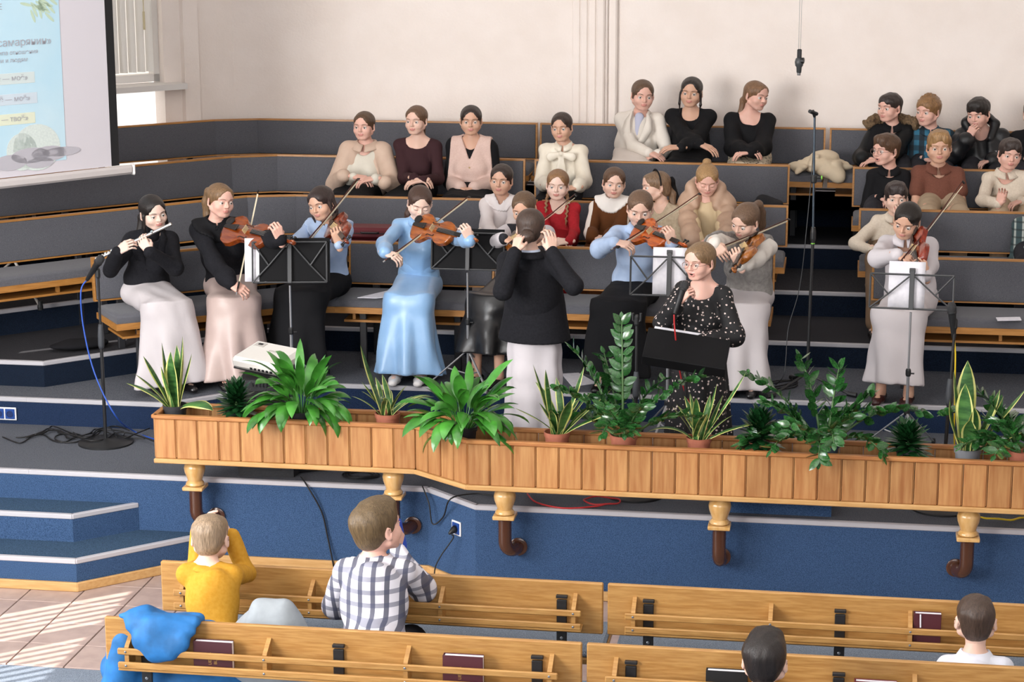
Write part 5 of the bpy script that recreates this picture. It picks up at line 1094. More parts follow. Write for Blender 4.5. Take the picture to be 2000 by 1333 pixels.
for k in range(190):
    a = math.pi*(k % 95)/94; c0 = J['N']+J['r']*math.cos(a)*.165-J['f']*(-.01+.10*math.sin(a))+J['t']*(.0+.02*(k//95)+.03*math.sin(a)); s.ball(c0+rs.randn(3)*.012, .018+.008*rs.rand(), .008)
piece(J, 'fur_trim', s, mat('fur_brown', '#5e4b38', .95, '#8c7355', 60, bump=1, bscale=160), .0065, wr=.003, wf=120)
PLB = check_mat('plaid_blue', '#2d6a86', '#14191f', '#151a20', .075, .038)
J = person('curly-haired boy in blue and black checked shirt', (1813, 218), R4Y, R4Y+.04, 1818, zE, hd=(-34, 4, 0), fem=False, hair=('curly', '#7a5a3a'), skin='pink', hs=1.02, s=.92, wide=1.05, top=dict(m=PLB, name='shirt', nr=.058, nd=.02, sl=(.062, .056, .042), g=.006), bottom=BOYP, group=G_CH); collar(J, PLB, .058, .035, .012)
PBK = mat('puffer_black', '#14161a', .4, bump=.5, bscale=14)
J = person('boy in hooded black puffer jacket biting his fingers', (1911, 222), R4Y-.05, R4Y+.04, 1925, zE, yaw=-6, hd=(-24, 14, -4), fem=False, hair=('mop', '#1d1816'), skin='pink', hs=1.0, s=.95, wide=1.15, top=dict(m=cloth('#8d7a5c', .8), nr=.062, nd=.02), bottom=BOYP, hands={-1: hnd((1892, 270), 15.62, (-.7, -.2, -1), (.35, -.1, .9), (.5, .6, 0), .75)}, group=G_CH)
s = SDF(); R3 = np.column_stack([J['r'], -J['f'], J['t']]); s.ell(J['N']-J['t']*.19, (.19, .13, .18), R3, .05).ell(J['P']+J['t']*.08, (.19, .15, .15), R3, .06)
for i in (-1, 1):
    A_ = [J['Sh'][i], J['E'][i], J['E'][i]*.1+J['W'][i]*.9]
    for k in range(8): t_ = k/7*2; j = min(int(t_), 1); s.ball(A_[j]+(A_[j+1]-A_[j])*(t_-j), .070+.008*(k % 2)-.002*k, .015)
    s.chain([J['N']+J['r']*i*.05-J['f']*.07+J['t']*.09, J['N']+J['r']*i*.105+J['t']*.05, J['N']+J['r']*i*.06+J['f']*.08-J['t']*.05], [.04, .036, .03], .02)
s.cone(J['N']+J['t']*.12, J['N']-J['t']*.02+J['f']*.04, .064, .055, .01, cut=True).cone(J['N']+J['f']*.07, J['N']-J['t']*.16+J['f']*.17, .045, .045, .01, cut=True)
piece(J, 'puffer_jacket', s, PBK, .0095, wr=.002, wf=50)
mb = MB(); c0 = J['N']-J['t']*.17+J['r']*.085+J['f']*.128
mb.tube([c0-J['r']*.034+J['t']*.012, c0-J['r']*.020-J['t']*.002, c0+J['r']*.036+J['t']*.020], [.003, .0085, .001], 6, flat=.6)
mb.build('swoosh_emblem', mat('logo_white', '#e8e8ea', .6), J['T'], J['base'], True)
def text_mesh(body, size, m_, name='lettering'):
    c = bpy.data.curves.new('t', 'FONT'); c.body = body; c.size = size; c.align_x = 'CENTER'; c.align_y = 'CENTER'; c.extrude = 0
    o = bpy.data.objects.new('t', c); COL.objects.link(o); bpy.context.view_layer.update(); dg = bpy.context.evaluated_depsgraph_get(); me = bpy.data.meshes.new_from_object(o.evaluated_get(dg)); bpy.data.objects.remove(o); me.materials.clear(); me.materials.append(m_); me.name = name; return me
link('lettering', text_mesh('NIKE', .016, MATS['logo_white']), J['T'], c0+J['t']*.026+J['f']*.006-J['base'], Matrix(np.column_stack([J['r'], J['t'], J['f']]).tolist()).to_euler())
J = person('boy in glasses and black shirt looking to the side', (1731, 294), R3Y, R3Y+.08, 1732, zD, hd=(-46, 2, 0), fem=False, hair=('boy', '#4a3526'), skin='pink', hs=1.02, s=.9, mouth=.6, top=dict(m=BLKS, name='shirt', nr=.060, nd=.015, sl=(.060, .054, .04)), bottom=BOYP, group=G_CH); collar(J, BLKS, .060, .035, .012); glasses(J, '#9a7f78')
POLO = mat('polo_brown', '#6b4032', .9, '#7a4a3a', 50, (6, 6, .5), bump=.4, bscale=60)
J = person('boy in ribbed brown polo shirt with bare forearms', (1834, 288), R3Y, R3Y+.08, 1838, zD, hd=(2, 3, 0), fem=False, hair=('boy', '#8a6a45'), skin='tan', hs=1.06, s=1.0, wide=1.02, top=dict(m=POLO, name='polo_shirt', nr=.060, nd=.035, long=.5, sl=(.064, .064, .05), g=.012), bottom=CHINO, hands={-1: hnd((1812, 408), 14.7, (-.6, .5, -1), (.5, -.6, -.6), (0, .2, -1), .3), 1: hnd((1860, 408), 14.7, (.6, .5, -1), (-.5, -.6, -.6), (0, .2, -1), .3)}, group=G_CH); collar(J, POLO, .062, .035, .014)
J = person('boy in cream long-sleeved polo holding up one open hand', (1972, 302), R3Y, R3Y+.08, 1975, zD, hd=(8, 6, 6), fem=False, hair=('boy', '#2f2521'), skin='pink', hs=.98, s=.92, wide=1.05, top=dict(m=KN, name='sweater', nr=.060, nd=.03, sl=(.058, .054, .042), g=.008), bottom=CHINO, hands={-1: hnd((1951, 398), 14.66, (-1, 0, -.8), (.25, -.2, .9), (-.2, -.9, .2), .35)}, group=G_CH); collar(J, KN, .060, .035, .014)
J = person('small boy in cream sweater peeking behind the violinist in white', (1750, 387), R2Y, R2Y+.08, 1738, zC, hd=(4, 4, 0), fem=False, hair=('mop', '#2b2220'), skin='fair', hs=.95, s=.85, top=dict(m=KN, name='sweater', nr=.058, nd=.02, sl=(.058, .056, .042), g=.008), bottom=dict(kind='trousers', m=cloth('#7a6450', .85)), hands={-1: hnd((1704, 490), 13.9, (-1, .1, -.5), (.2, -.4, -.9), (0, .2, -1), .3), 1: hnd((1756, 432), 13.86, (.8, -.2, -1), (-.1, -.1, 1), (-.2, .8, 0), .6)}, group=G_CH); collar(J, KN, .058, .034, .012)
J = person('boy in dark sweater cut off by the picture edge on the back bench', (2020, 222), R4Y, R4Y+.04, 2018, zE, hd=(-20, 4, 0), fem=False, hair=('boy', '#241c18'), hs=1.0, s=.95, wide=1.1, top=dict(m=BLKS, name='sweater', nr=.060, nd=.02, sl=(.064, .058, .045), g=.01), bottom=BOYP, group=G_CH)
J = person('child in dark green checked shirt with only an elbow in view', (2028, 392), R2Y, R2Y+.08, 2024, zC, hd=(-10, 4, 0), fem=False, hair=('boy', '#241c18'), hs=.95, s=.9, top=dict(m=check_mat('plaid_green', '#3c4f52', '#b9bfb8', '#1a2226', .05, .012), name='shirt', nr=.060, nd=.02, sl=(.064, .060, .048), g=.01), bottom=BOYP, group=G_CH)
# ---- boys in the pews, seen from behind
MUST = cloth('#bd8826', .85, '#c69333', 60)
J = person('boy with cropped blond hair in mustard sweatshirt holding his head', (411, 1053), 8.40, 8.16, 428, 0, yaw=180, hd=(182, 10, 0), fem=False, nk=.035, hair=('crop', '#7d6a55'), skin='fair', hs=1.0, s=.80, top=dict(m=MUST, name='sweatshirt', nr=.062, nd=.0, sl=(.062, .060, .048), g=.012), bottom=BOYP,
    hands={1: hnd((386, 1036), 8.55, (-.1, 1, -.9), (.5, .1, .9), (1, 0, .1), .25), -1: hnd((450, 1046), 8.53, (.3, 1, -.9), (-.55, .05, .85), (-1, 0, .1), .25)}, group=G_AUD, seat=.48)
collar(J, MUST, .062, .016, .0, 'neck_band')
CHK = check_mat('white_navy_check', '#e1dfe8', '#262a45', '#4a4f68', .056, .020)
J = person('brown-haired boy in white and navy checked shirt leaning on the pew', (736, 1034), 8.45, 8.18, 728, 0, yaw=184, hd=(146, -6, 6), fem=False, nk=.03, hair=('boy', '#54442f'), skin='pink', hs=1.13, s=.98, wide=1.0, top=dict(m=CHK, name='shirt', nr=.062, nd=.0, sl=(.070, .068, .05), g=.018), bottom=BOYP,
    hands={1: hnd((690, 1105), 8.70, (-.4, .3, -1), (.8, .5, -.1), (0, -.2, -1), .3), -1: hnd((775, 1075), 8.74, (.8, -.1, -1), (.1, .4, .9), (-.8, .3, 0), .5)}, group=G_AUD, seat=.48)
collar(J, CHK, .062, .03, .012)
BC = mat('royal_cloth', '#1d3fa8', .8, '#2850bd', 12, bump=.3, bscale=20)
a0 = at(782, 1026, 8.80); piece(J, 'cloth_wrap', SDF().chain([a0+np.array((-.01, 0, .0)), a0+np.array((.0, 0, -.10)), a0+np.array((-.02, -.02, -.17))], [.030, .038, .042], .02, flat=((1, 0, 0), .6)), BC, .007, wr=.003)
J = person('dark-haired boy at the bottom edge, only his head above the frame', (1494, 1292), 7.55, 7.42, 1494, 0, yaw=176, hd=(174, 2, 0), fem=False, hair=('mop', '#1c1715'), skin='fair', hs=1.03, s=.88, top=dict(m=cloth('#23232e', .85), name='sweater', nr=.060, nd=.0, g=.01), bottom=BOYP, group=G_AUD, seat=.48)
J = person('boy with short dark hair in white collared sweater in the far pew', (1906, 1214), 8.26, 8.14, 1906, 0, yaw=180, hd=(180, 4, 0), fem=False, hair=('crop', '#3a2c24'), skin='fair', hs=1.0, s=.85, top=dict(m=cloth('#dfe0ea', .8), name='sweater', nr=.062, nd=.0, g=.012, sl=(.064, .058, .045)), bottom=BOYP, group=G_AUD, seat=.48)
collar(J, cloth('#dfe0ea', .8), .062, .034, .010)
# ---------------------------------------------------------------- potted plants in the planter
M_SOIL = mat('soil', '#3a2d24', .95, '#57463a', 60, bump=.6, bscale=90)
M_SNK = mat('snake_leaf', '#1f4a22', .4, '#4d7a3c', 9, (1, 1, 5), coat=.2, rnd=.12); M_SNKE = mat('snake_edge', '#c9c76a', .45, '#d9d98e', 20); M_LILY = mat('lily_leaf', '#2a651e', .32, '#4f9a38', 8, coat=.35, rnd=.22); M_STEM = mat('green_stem', '#3f7a34', .5)
M_ZZ = mat('zz_leaf', '#1d4420', .25, '#336a30', 10, coat=.6, rnd=.2); M_DRA = mat('dracaena_leaf', '#0f2f18', .3, '#1f4f26', 14, coat=.3, rnd=.2); M_ZST = mat('zz_stem', '#4a6b3c', .5)
rng = np.random.RandomState(11)
def pot(T, r, h, m_, zt):
    MB().lathe([(r*.72, zt-h), (r*.95, zt-.025), (r*1.02, zt-.025), (r*1.05, zt), (r*.97, zt), (r*.93, zt-.02)], 22).build('pot', m_, T, smooth=True, sharp=40)
    MB().lathe([(.001, zt-.02), (r*.92, zt-.022)], 18).build('soil', M_SOIL, T)
def blade(root, az, el, L, w, droop, prof, n=9, fold=.25, tw=0, pet=0, edge=0, curl=0, pw=1.3):
    """arching leaf: returns a mesh builder; prof(t) = relative half width"""
    p = np.array(root, float); ds = L/n; mb = MB(); V = []; cols = 4 if edge else 2
    pts = []
    for i in range(n+1):
        t = i/n; e = el-droop*(t**pw); d = np.array((math.cos(az)*math.cos(e), math.sin(az)*math.cos(e), math.sin(e))); pts.append((p.copy(), d)); p = p+d*ds; az += curl/n
    for i, (q, d) in enumerate(pts):
        t = i/n; sd = np.array((-math.sin(az), math.cos(az), 0)); up = np.cross(d, sd)*-1; a = tw*t; s2 = sd*math.cos(a)+up*math.sin(a); u2 = np.cross(s2, d)
        hw = w*prof(t)
        for k in ((-1, -.74, 0, .74, 1) if edge else (-1, 0, 1)): V.append(q+s2*hw*k+u2*(abs(k)*hw*fold))
    c = cols+1
    for i in range(n):
        for k in range(cols): mb.add([], [], 0); mb.f.append((i*c+k, i*c+k+1, i*c+c+k+1, i*c+c+k)); mb.m.append(1 if edge and k in (0, cols-1) else 0)
    mb.v = [tuple(v) for v in V]; return mb, pts
SNAKE = lambda t: (.55+.75*t-.2*t*t if t < .55 else (.9*(1-((t-.55)/.45)**2.2)))+.015
LANCE = lambda t: .07 if t < .42 else max(.02, math.sin(math.pi*min(1, ((t-.42)/.58))**.8)**.75)
NEEDLE = lambda t: max(.03, math.sin(math.pi*(.15+.85*t))**.7)
def base_pt(u, Y, zt=.93): return np.array((xat(u, Y, zt), Y, .69))
def snake_plant(label, u, Y, leaves, pm, r=.062, wd=.026):
    b = base_pt(u, Y); T = thing('snake_plant', label, 'plant', b, 0, 'snake plants in the planter'); pot(T, r, .20, pm, .955-b[2])
    for (dx, dy, L, lean, az, droop, w) in leaves:
        mb, _ = blade((dx*.03, dy*.03, .93-b[2]), az, math.pi/2-lean, L, (w or wd)*1.5, droop, SNAKE, 10, .35, rng.uniform(-.5, .5), edge=1); mb.build('leaf', [M_SNK, M_SNKE], T, smooth=True)
    return T
POT_T = mat('terracotta_pot', '#9c5a44', .7, '#a9664f', 20); POT_K = mat('dark_pot', '#2a2a2e', .6); POT_G = mat('grey_pot', '#77797e', .6); POT_B = mat('blue_pot', '#3a4a58', .5)
def lv(n, Ls, lean, wd, drp=(.1, .7), az0=0): return [(rng.uniform(-1, 1), rng.uniform(-1, 1), rng.uniform(*Ls), rng.uniform(*lean), az0+2.4*i+rng.uniform(-.4, .4), rng.uniform(*drp), rng.uniform(*wd)) for i in range(n)]
YL, YR = 10.935, 10.685
snake_plant('yellow-edged snake plant at the left end of the planter', 342, YL, [(.3, 0, .42, .10, 0, .05, .034), (-.2, 0, .38, .12, 3.0, .1, .03), (0, .3, .36, .05, 1, .05, .028), (-.5, 0, .34, .35, 3.3, .3, .026), (.5, 0, .33, .22, .2, .15, .028), (-.6, -.3, .30, .75, 3.2, .8, .022), (.6, -.4, .25, .9, -.2, 1.6, .032), (-.4, -.5, .30, .55, 3.6, .5, .024), (.2, -.4, .34, .08, 4.6, .05, .03), (0, -.5, .27, .2, 4, .2, .028)], POT_K, .066)
snake_plant('slender snake plant with one tall leaf and a cane, between the two peace lilies', 757, YL, [(-.4, 0, .42, .30, 3.0, .1, .030)]+lv(12, (.20, .30), (.2, .8), (.009, .014), (.4, 1.6), .6), POT_T, .068)
snake_plant('slender snake plant in front of the conductor', 1088, YR, [(-.6, 0, .36, .10, 2.8, .1, .020), (-.2, 0, .40, .30, 2.7, .2, .018), (.4, 0, .40, .30, .3, .1, .022), (.5, 0, .38, .75, .2, .2, .020), (.5, .1, .34, .95, 0, .4, .016), (.1, -.4, .22, .25, 3.6, .6, .026), (.2, -.5, .24, .3, -.6, .3, .026)]+lv(7, (.22, .34), (.2, .9), (.010, .016), (.2, 1.0), 1), POT_T, .068)
snake_plant('thin-leaved snake plant below the singing girl', 1365, YR, [(.3, 0, .44, .55, .15, .0, .012), (.4, -.2, .36, 1.0, .0, .6, .022), (-.4, -.2, .30, .8, 3.2, 1.6, .016), (.2, 0, .32, .25, .5, .1, .018)]+lv(12, (.20, .32), (.1, .6), (.010, .017), (.1, .9), 2), POT_T, .064)
snake_plant('broad-leaved snake plant in a grey pot near the right end', 1890, YR, [(-.2, 0, .48, .06, 2, .02, .040), (-.6, 0, .44, .14, 3.0, .05, .03), (.4, .3, .44, .65, .2, .1, .022), (-.3, -.4, .38, .10, 4.2, .05, .036), (.5, 0, .36, .35, .2, .1, .03), (.6, -.2, .34, .42, .1, .1, .026), (-.7, -.3, .30, .4, 3.4, -.3, .03), (.2, -.5, .26, .15, 5, .1, .032), (.7, -.3, .28, .9, -.1, .5, .024), (0, -.6, .24, .3, 4.7, .5, .03)], POT_G, .068)
def lily(label, u, Y, n, spread):
    b = base_pt(u, Y); T = thing('peace_lily', label, 'plant', b, 0, 'peace lilies in the planter'); pot(T, .075, .2, POT_K, .95-b[2])
    for i in range(n):
        t = (i+.5)/n; az = 2.4*i+rng.uniform(-.5, .5); lean = (.06+.95*t**.9)*spread*rng.uniform(.7, 1.25); L = rng.uniform(.30, .50)*(1-.18*t)
        if math.sin(az) > .3 and t > .5: L *= .8
        mb, pts = blade((.03*math.cos(az), .03*math.sin(az), .92-b[2]), az, math.pi/2-lean, L, rng.uniform(.026, .040), rng.uniform(1.3, 2.9)*(.5+.6*t), LANCE, 13, rng.uniform(.15, .45), rng.uniform(-.7, .7), curl=rng.uniform(-.7, .7), pw=rng.uniform(1.6, 2.6)); o = mb.build('leaf', M_LILY, T, smooth=True)
    for i in range(18):   # leaves hanging over the front edge
        az = -math.pi/2+rng.uniform(-1.2, 1.2); mb, pts = blade((.04*math.cos(az), .04*math.sin(az), .92-b[2]), az, math.pi/2-rng.uniform(.35, .8), rng.uniform(.30, .42), rng.uniform(.028, .040), rng.uniform(2.0, 2.9), LANCE, 13, rng.uniform(.15, .4), rng.uniform(-.5, .5), curl=rng.uniform(-.5, .5), pw=rng.uniform(1.1, 1.6)); mb.build('leaf', M_LILY, T, smooth=True)
lily('lush peace lily standing between the projector and the slender snake plant', 590, YL, 64, 1.0); lily('lush peace lily drooping over the bend of the planter', 905, YR+.06, 64, 1.1)
# glossy leaflets shared by the zz plants
mb, _ = blade((0, 0, 0), 0, 0, 1, .27, .5, lambda t: max(.03, math.sin(math.pi*t**.8)**.7), 6, .25); o = mb.build('leaflet', M_ZZ, smooth=True); ZL = o.data; bpy.data.objects.remove(o)
def zz(label, u, Y, stems, pm, r=.072):
    b = base_pt(u, Y); T = thing('zz_plant', label, 'plant', b, 0, 'zz plants in the planter'); pot(T, r, .2, pm, .955-b[2])
    for (az, lean, L, droop, n) in stems+[(rng.uniform(0, 6.28), rng.uniform(.15, .9), rng.uniform(.22, .40), rng.uniform(.4, 1.8), 9) for _ in range(7)]:
        _, pts = blade((.03*math.cos(az), .03*math.sin(az), .93-b[2]), az, math.pi/2-lean, L, .01, droop, NEEDLE, 14)
        P = [p for p, d in pts]; st = MB().tube(P, [.0085-.0055*i/14 for i in range(15)], 7).build('stem', M_ZST, T, smooth=True)
        for k in range(n):
            t = .30+.70*(k+.5)/n; x = t*14; i0 = min(int(x), 13); p = P[i0]+(P[i0+1]-P[i0])*(x-i0); d = nz(P[i0+1]-P[i0]); ll = (.082-.022*abs(t-.6))*rng.uniform(.85, 1.15)
            sd = nz(np.cross(d, (0, 0, 1)) if abs(d[2]) < .97 else np.array((-math.sin(az), math.cos(az), 0)))
            for sg in (-1, 1):
                v = nz(sd*sg+d*.75+rng.randn(3)*.22+np.array((0, -.15, .15))); R = frame(v, np.cross(sd*sg, d)*sg*-1+np.array((0, -.5, .7))+rng.randn(3)*.35)
                o = link('leaflet', ZL, st, p, Matrix(R.tolist()).to_euler(), ll)
        o = link('leaflet', ZL, st, P[-1], Matrix(frame(nz(P[-1]-P[-2])).tolist()).to_euler(), .05)
zz('tall glossy zz plant beside the singing girl\'s music stand', 1218, YR, [(1.8, .10, .62, .15, 11), (3.1, .28, .55, .5, 11), (.2, .45, .52, 1.0, 11), (3.4, .55, .45, .8, 10), (-.3, .8, .42, .9, 10), (4.4, .45, .34, .8, 9), (3.0, .9, .38, 1.0, 9), (5.2, .5, .36, .8, 9), (2.2, .3, .46, .3, 10)], POT_T)
zz('wide glossy zz plant with a trailing stem over the planter front', 1612, YR, [(3.0, .55, .55, .7, 11), (2.4, .2, .48, .4, 11), (.3, .75, .56, 1.3, 11), (3.3, .95, .46, 1.5, 10), (-.5, .8, .36, 1.9, 10), (4.6, .55, .33, 2.6, 10), (1.2, .2, .42, .3, 10), (3.8, .8, .36, 1.7, 10), (.0, .35, .36, .6, 9), (5.4, .4, .30, .9, 9)], POT_B)
zz('zz plant with arching stems cut off at the right edge', 1998, YR, [(3.0, .5, .46, 1.5, 11), (2.6, .35, .40, .9, 10), (3.5, .8, .34, 1.4, 10), (.5, .3, .4, .6, 10)], POT_T)
mb, _ = blade((0, 0, 0), 0, 0, 1, .17, .45, NEEDLE, 6, .3); o = mb.build('leaf', M_DRA, smooth=True); DL = o.data; bpy.data.objects.remove(o)
def dracaena(label, u, Y, h, pm, n=95):
    b = base_pt(u, Y); T = thing('dracaena', label, 'plant', b, 0, 'small dark dracaenas in the planter'); pot(T, .058, .2, pm, .945-b[2]); MB().cyl((0, 0, .92-b[2]), (0, 0, .92-b[2]+h*.6), .012, 8).build('stem', M_ZST, T)
    for i in range(n):
        t = i/n; az = 2.4*i; el = -.15+1.45*t+rng.uniform(-.12, .12); R = frame((math.cos(az)*math.cos(el), math.sin(az)*math.cos(el), math.sin(el))); link('leaf', DL, T, (0, 0, .935-b[2]+h*.72*t), Matrix(R.tolist()).to_euler(), rng.uniform(.11, .15)*(1.05-.25*t))
dracaena('small dark dracaena beside the projector speaker', 462, YL, .13, POT_K); dracaena('small dark dracaena between two snake and zz plants below the singer\'s stand', 1482, YR, .17, POT_T); dracaena('small dark dracaena between the trailing zz plant and the broad snake plant', 1772, YR, .11, POT_K)
# ---------------------------------------------------------------- music stands and microphones
music_stand('wire music stand before the viola player', 566, 12.42, zB, 1.37, 12, .46, .25, .18, (.44, .27, .03), .5, paper=(.16, .27, -.20, 'white sheet music sticking out beside the folder of the viola player'))
music_stand('wire music stand before the girl in light blue', 913, 12.74, zB, 1.42, 8, .46, .23, 0, (.46, .25, .0), 1.2)
music_stand('bare wire music stand before the violinist in the blue shirt', 1306, 12.20, zA, 1.40, 8, .46, .23, 0, None, .2, paper=(.20, .28, .0, 'white sheet music in front of the violinist in the blue shirt'))
music_stand('bare wire music stand before the violinist all in white', 1779, 12.22, zA, 1.36, 10, .48, .20, -.05, None, .9, paper=(.21, .27, -.03, 'white sheet music in front of the violinist all in white'))
x = xat(1340, 11.25, 1.1); T = thing('music_stand', 'solid black conductor music stand before the singing girl', 'music stand', (x, 11.25, zA), 0, 'music stands')
MB().lathe([(.13, 0), (.13, .008), (.03, .03), (.014, .04)], 20).build('base', M_PLAST, T); MB().cyl((0, 0, .03), (0, 0, .76), .011, 10).build('pole', M_BLK, T)
Rd = frame((1, 0, -.13), (0, .86, .5)); MB().box((0, 0, .80), (.46, .012, .24), Rd, .004).build('desk', M_FOLD, T); MB().box(np.array((0, 0, .80))+Rd@np.array((0, .03, -.115)), (.46, .06, .008), Rd, .002).build('ledge', M_FOLD, T)
o = MB().box((0, 0, 0), (.30, .004, .10), Rd).build('sheet_music', M_PAPER); o.location = np.array((x, 11.25, zA+.80))+Rd@np.array((-.05, .02, .11)); tag(o, 'white sheets sticking out above the black stand of the singing girl', 'sheet music', 'sheet music')
def round_stand(label, u, Y, fz, top, lean=0, base=.165, m_=None):
    x = xat(u, Y, fz+.02); T = thing('microphone_stand', label, 'microphone stand', (x, Y, fz), 0, 'microphone stands'); h = top-fz
    MB().lathe([(base, 0), (base, .010), (base*.9, .016), (.03, .022), (.016, .03)], 28).build('base', M_PLAST, T, smooth=True, sharp=40)
    MB().cyl((0, 0, .02), (lean*.6, 0, h*.62), .0105, 10).build('lower_tube', m_ or M_BLK, T); MB().cyl((lean*.58, 0, h*.6), (lean, 0, h), .0075, 10).build('upper_tube', m_ or M_BLK, T)
    MB().lathe([(.013, 0), (.019, .02), (.019, .08), (.016, .12), (.012, .15)], 12, (lean*.6, 0, h*.62-.05)).build('grip_clutch', mat('grip_grey', '#3c3f44', .6), T, smooth=True)
    MB().lathe([(.010, 0), (.014, .01), (.014, .05), (.009, .06)], 10, (lean, 0, h-.01)).build('mic_clip', M_PLAST, T); return np.array((x+lean, Y, top))
t0 = round_stand('black round-based microphone stand at the far left', 206.5, atz(206.5, 866, zA)[1], zA, at(188, 545, 11.6)[2], 0)
cl = np.array(at(188, 545, t0[1])); mh = at(199, 502, t0[1]-.05); mt = at(170, 547, t0[1]+.03); microphone('black microphone aimed at the end of the flute', mh, mt)
BLUEC = mat('blue_cable', '#2a56b8', .5); BLKC = mat('black_cable', '#121214', .5); REDC = mat('red_cable', '#b82a2c', .5); YELC = mat('yellow_cable', '#d8b81e', .5)
Yq = t0[1]
cable('microphone_cable', 'blue cable hanging from the microphone at the flute', [mt, at(158, 570, Yq), at(163, 640, Yq), at(185, 730, Yq-.03), at(225, 812, Yq-.1), atz(262, 843, zA+.01), atz(300, 858, zA+.01), atz(330, 868, zA+.01)], .0045, BLUEC, 'microphone cables')
t1 = round_stand('empty microphone stand with grey grip beside the tall zz plant', 1240, atz(1240, 972, zA)[1]+.05, zA, at(1243, 640, 11.0)[2], 0)
MB_ = MB().tube([t1+np.array((-.022, 0, .06)), t1+np.array((-.02, 0, .02)), t1+np.array((0, 0, 0)), t1+np.array((.02, 0, .02)), t1+np.array((.022, 0, .06))], .007, 8)
o = MB_.build('clip_fork', M_PLAST, None, t1); o.location = t1; tag(o, 'forked empty microphone clip on the stand with grey grip', 'clip')
Y2 = atz(1840, 1002, zA)[1]+.08; t2 = round_stand('round-based microphone stand by the broad-leaved snake plant', 1838, Y2, zA, at(1857, 640, Y2)[2], .03)
mh, mt = at(1858, 592, Y2-.02), at(1863, 660, Y2+.01); microphone('black microphone with yellow cable before the violinist all in white', mh, mt)
cable('microphone_cable', 'yellow cable hanging from the right-hand microphone', [mt, at(1866, 690, Y2), at(1865, 750, Y2), at(1864, 830, Y2), at(1866, 900, Y2+.02), atz(1880, 985, zA+.01)], .0045, YELC, 'microphone cables')
for k, dz in enumerate((0, .006)):
    c0 = atz(1950, 1008, zA+.012); n = 34
    cable('coiled_cable', 'yellow cable coiled under the right end of the planter', [c0+np.array(((.145+.012*math.sin(3*a))*math.cos(a), (.075+.008*math.cos(5*a))*math.sin(a), .004*math.sin(7*a)+.004)) for a in np.linspace(0, 2*math.pi*4, 60)], .0042, YELC, sub=2) if k == 0 else None
c0 = atz(1165, 980, zA+.01)
cable('coiled_cable', 'red cable coiled under the planter', [atz(1030, 965, zA+.01), atz(1048, 982, zA+.01), atz(1100, 993, zA+.01), atz(1160, 990, zA+.01)]+[c0+np.array((.10*math.cos(a)+.03, .07*math.sin(a), .006+.003*math.sin(4*a))) for a in np.linspace(-1.2, 8.8, 30)], .0048, REDC, sub=4)
cable('microphone_cable', 'red cable hanging from the singing girl\'s microphone', [MIC_T+(MIC_T-MIC_H)*.3, at(1317, 632, 11.28), at(1319, 655, 11.28), at(1324, 700, 11.33), at(1333, 750, 11.35), at(1352, 800, 11.36), at(1385, 845, 11.3)], .0048, REDC, 'microphone cables')
# tall stand without a microphone in the aisle
Y3 = 12.92; x = xat(1577, Y3, zB+.2); T = thing('microphone_stand', 'tall thin microphone stand without a microphone in the aisle', 'microphone stand', (x, Y3, zB), 0, 'microphone stands'); top = at(1590, 225, Y3); h = top[2]-zB
MB().cyl((0, 0, .05), (.012, 0, h*.58), .0105, 10).build('lower_tube', M_BLK, T); MB().cyl((.012, 0, h*.56), (.0, 0, h), .007, 10).build('upper_tube', mat('tube_bluegrey', '#3f4a54', .35, metal=.5), T)
MB().lathe([(.014, 0), (.018, .02), (.018, .06), (.013, .09)], 12, (.012, 0, h*.55)).build('clutch', M_PLAST, T); MB().lathe([(.016, 0), (.020, .01), (.020, .04), (.016, .05)], 12, (.006, 0, h*.76)).cyl((.006, 0, h*.78), (.05, 0, h*.78), .008, 8).build('boom_knob', M_PLAST, T)
MB().lathe([(.012, 0), (.012, .008)], 12, (.05, 0, h*.78), R=frame((0, 0, 1), (1, 0, 0))).build('knob_cap', mat('lime', '#7ac143', .5), T); MB().lathe([(.0125, 0), (.0125, .006)], 12, (.012, 0, h*.542)).build('ring', MATS['lime'], T)
MB().tube([(0, 0, h-.01), (-.012, -.02, h+.03)], .009, 8).tube([(-.03, -.045, h+.028), (.012, .02, h+.005)], .012, 8).build('mic_clip', M_PLAST, T)
for i, a in enumerate((-.35, 1.9, 3.9)):
    MB().tube([(0, 0, .12), (.30*math.cos(a), .30*math.sin(a), .012)], .009, 8).build('leg', M_BLK, T); MB().tube([(.27*math.cos(a), .27*math.sin(a), .02), (.33*math.cos(a), .33*math.sin(a), .016)], .016, 8).build('rubber_foot', M_PLAST, T)
cable('microphone_cable', 'thin dark cable hanging along the tall stand in the aisle', [top, at(1588, 300, Y3), at(1577, 430, Y3), at(1562, 560, Y3-.02), at(1540, 640, Y3-.05), at(1535, 700, Y3-.08), at(1530, 735, Y3-.1), atz(1515, 752, zB+.008)], .003, mat('cable_grey', '#3a3d40', .5), 'microphone cables')
# microphone hanging from the ceiling
hp_ = at(1561, 118, 14.2); T = thing('hanging_microphone', 'small black microphone hanging from the ceiling on two wires', 'microphone', hp_, 0, 'microphones')
MB().lathe([(.010, -.085), (.016, -.08), (.018, -.045), (.026, -.035), (.030, -.010), (.024, .012), (.012, .02)], 14).build('capsule', mat('mic_grey', '#45484a', .4), T, smooth=True, sharp=50); MB().lathe([(.011, -.10), (.013, -.085), (.010, -.08)], 12).build('tip', M_CHROME, T); MB().box((0, 0, .045), (.03, .02, .06), ch=.005).lathe([(.02, 0), (.02, .02)], 10, (.012, -.012, .0), R=frame((0, 0, 1), (1, -.2, 0))).build('clamp', M_PLAST, T)
for sx in (-1, 1): MB().cyl((sx*.006, 0, .06), (sx*.012, 0, 6.9-hp_[2]), .0018, 5).build('wire', M_STRING, T)
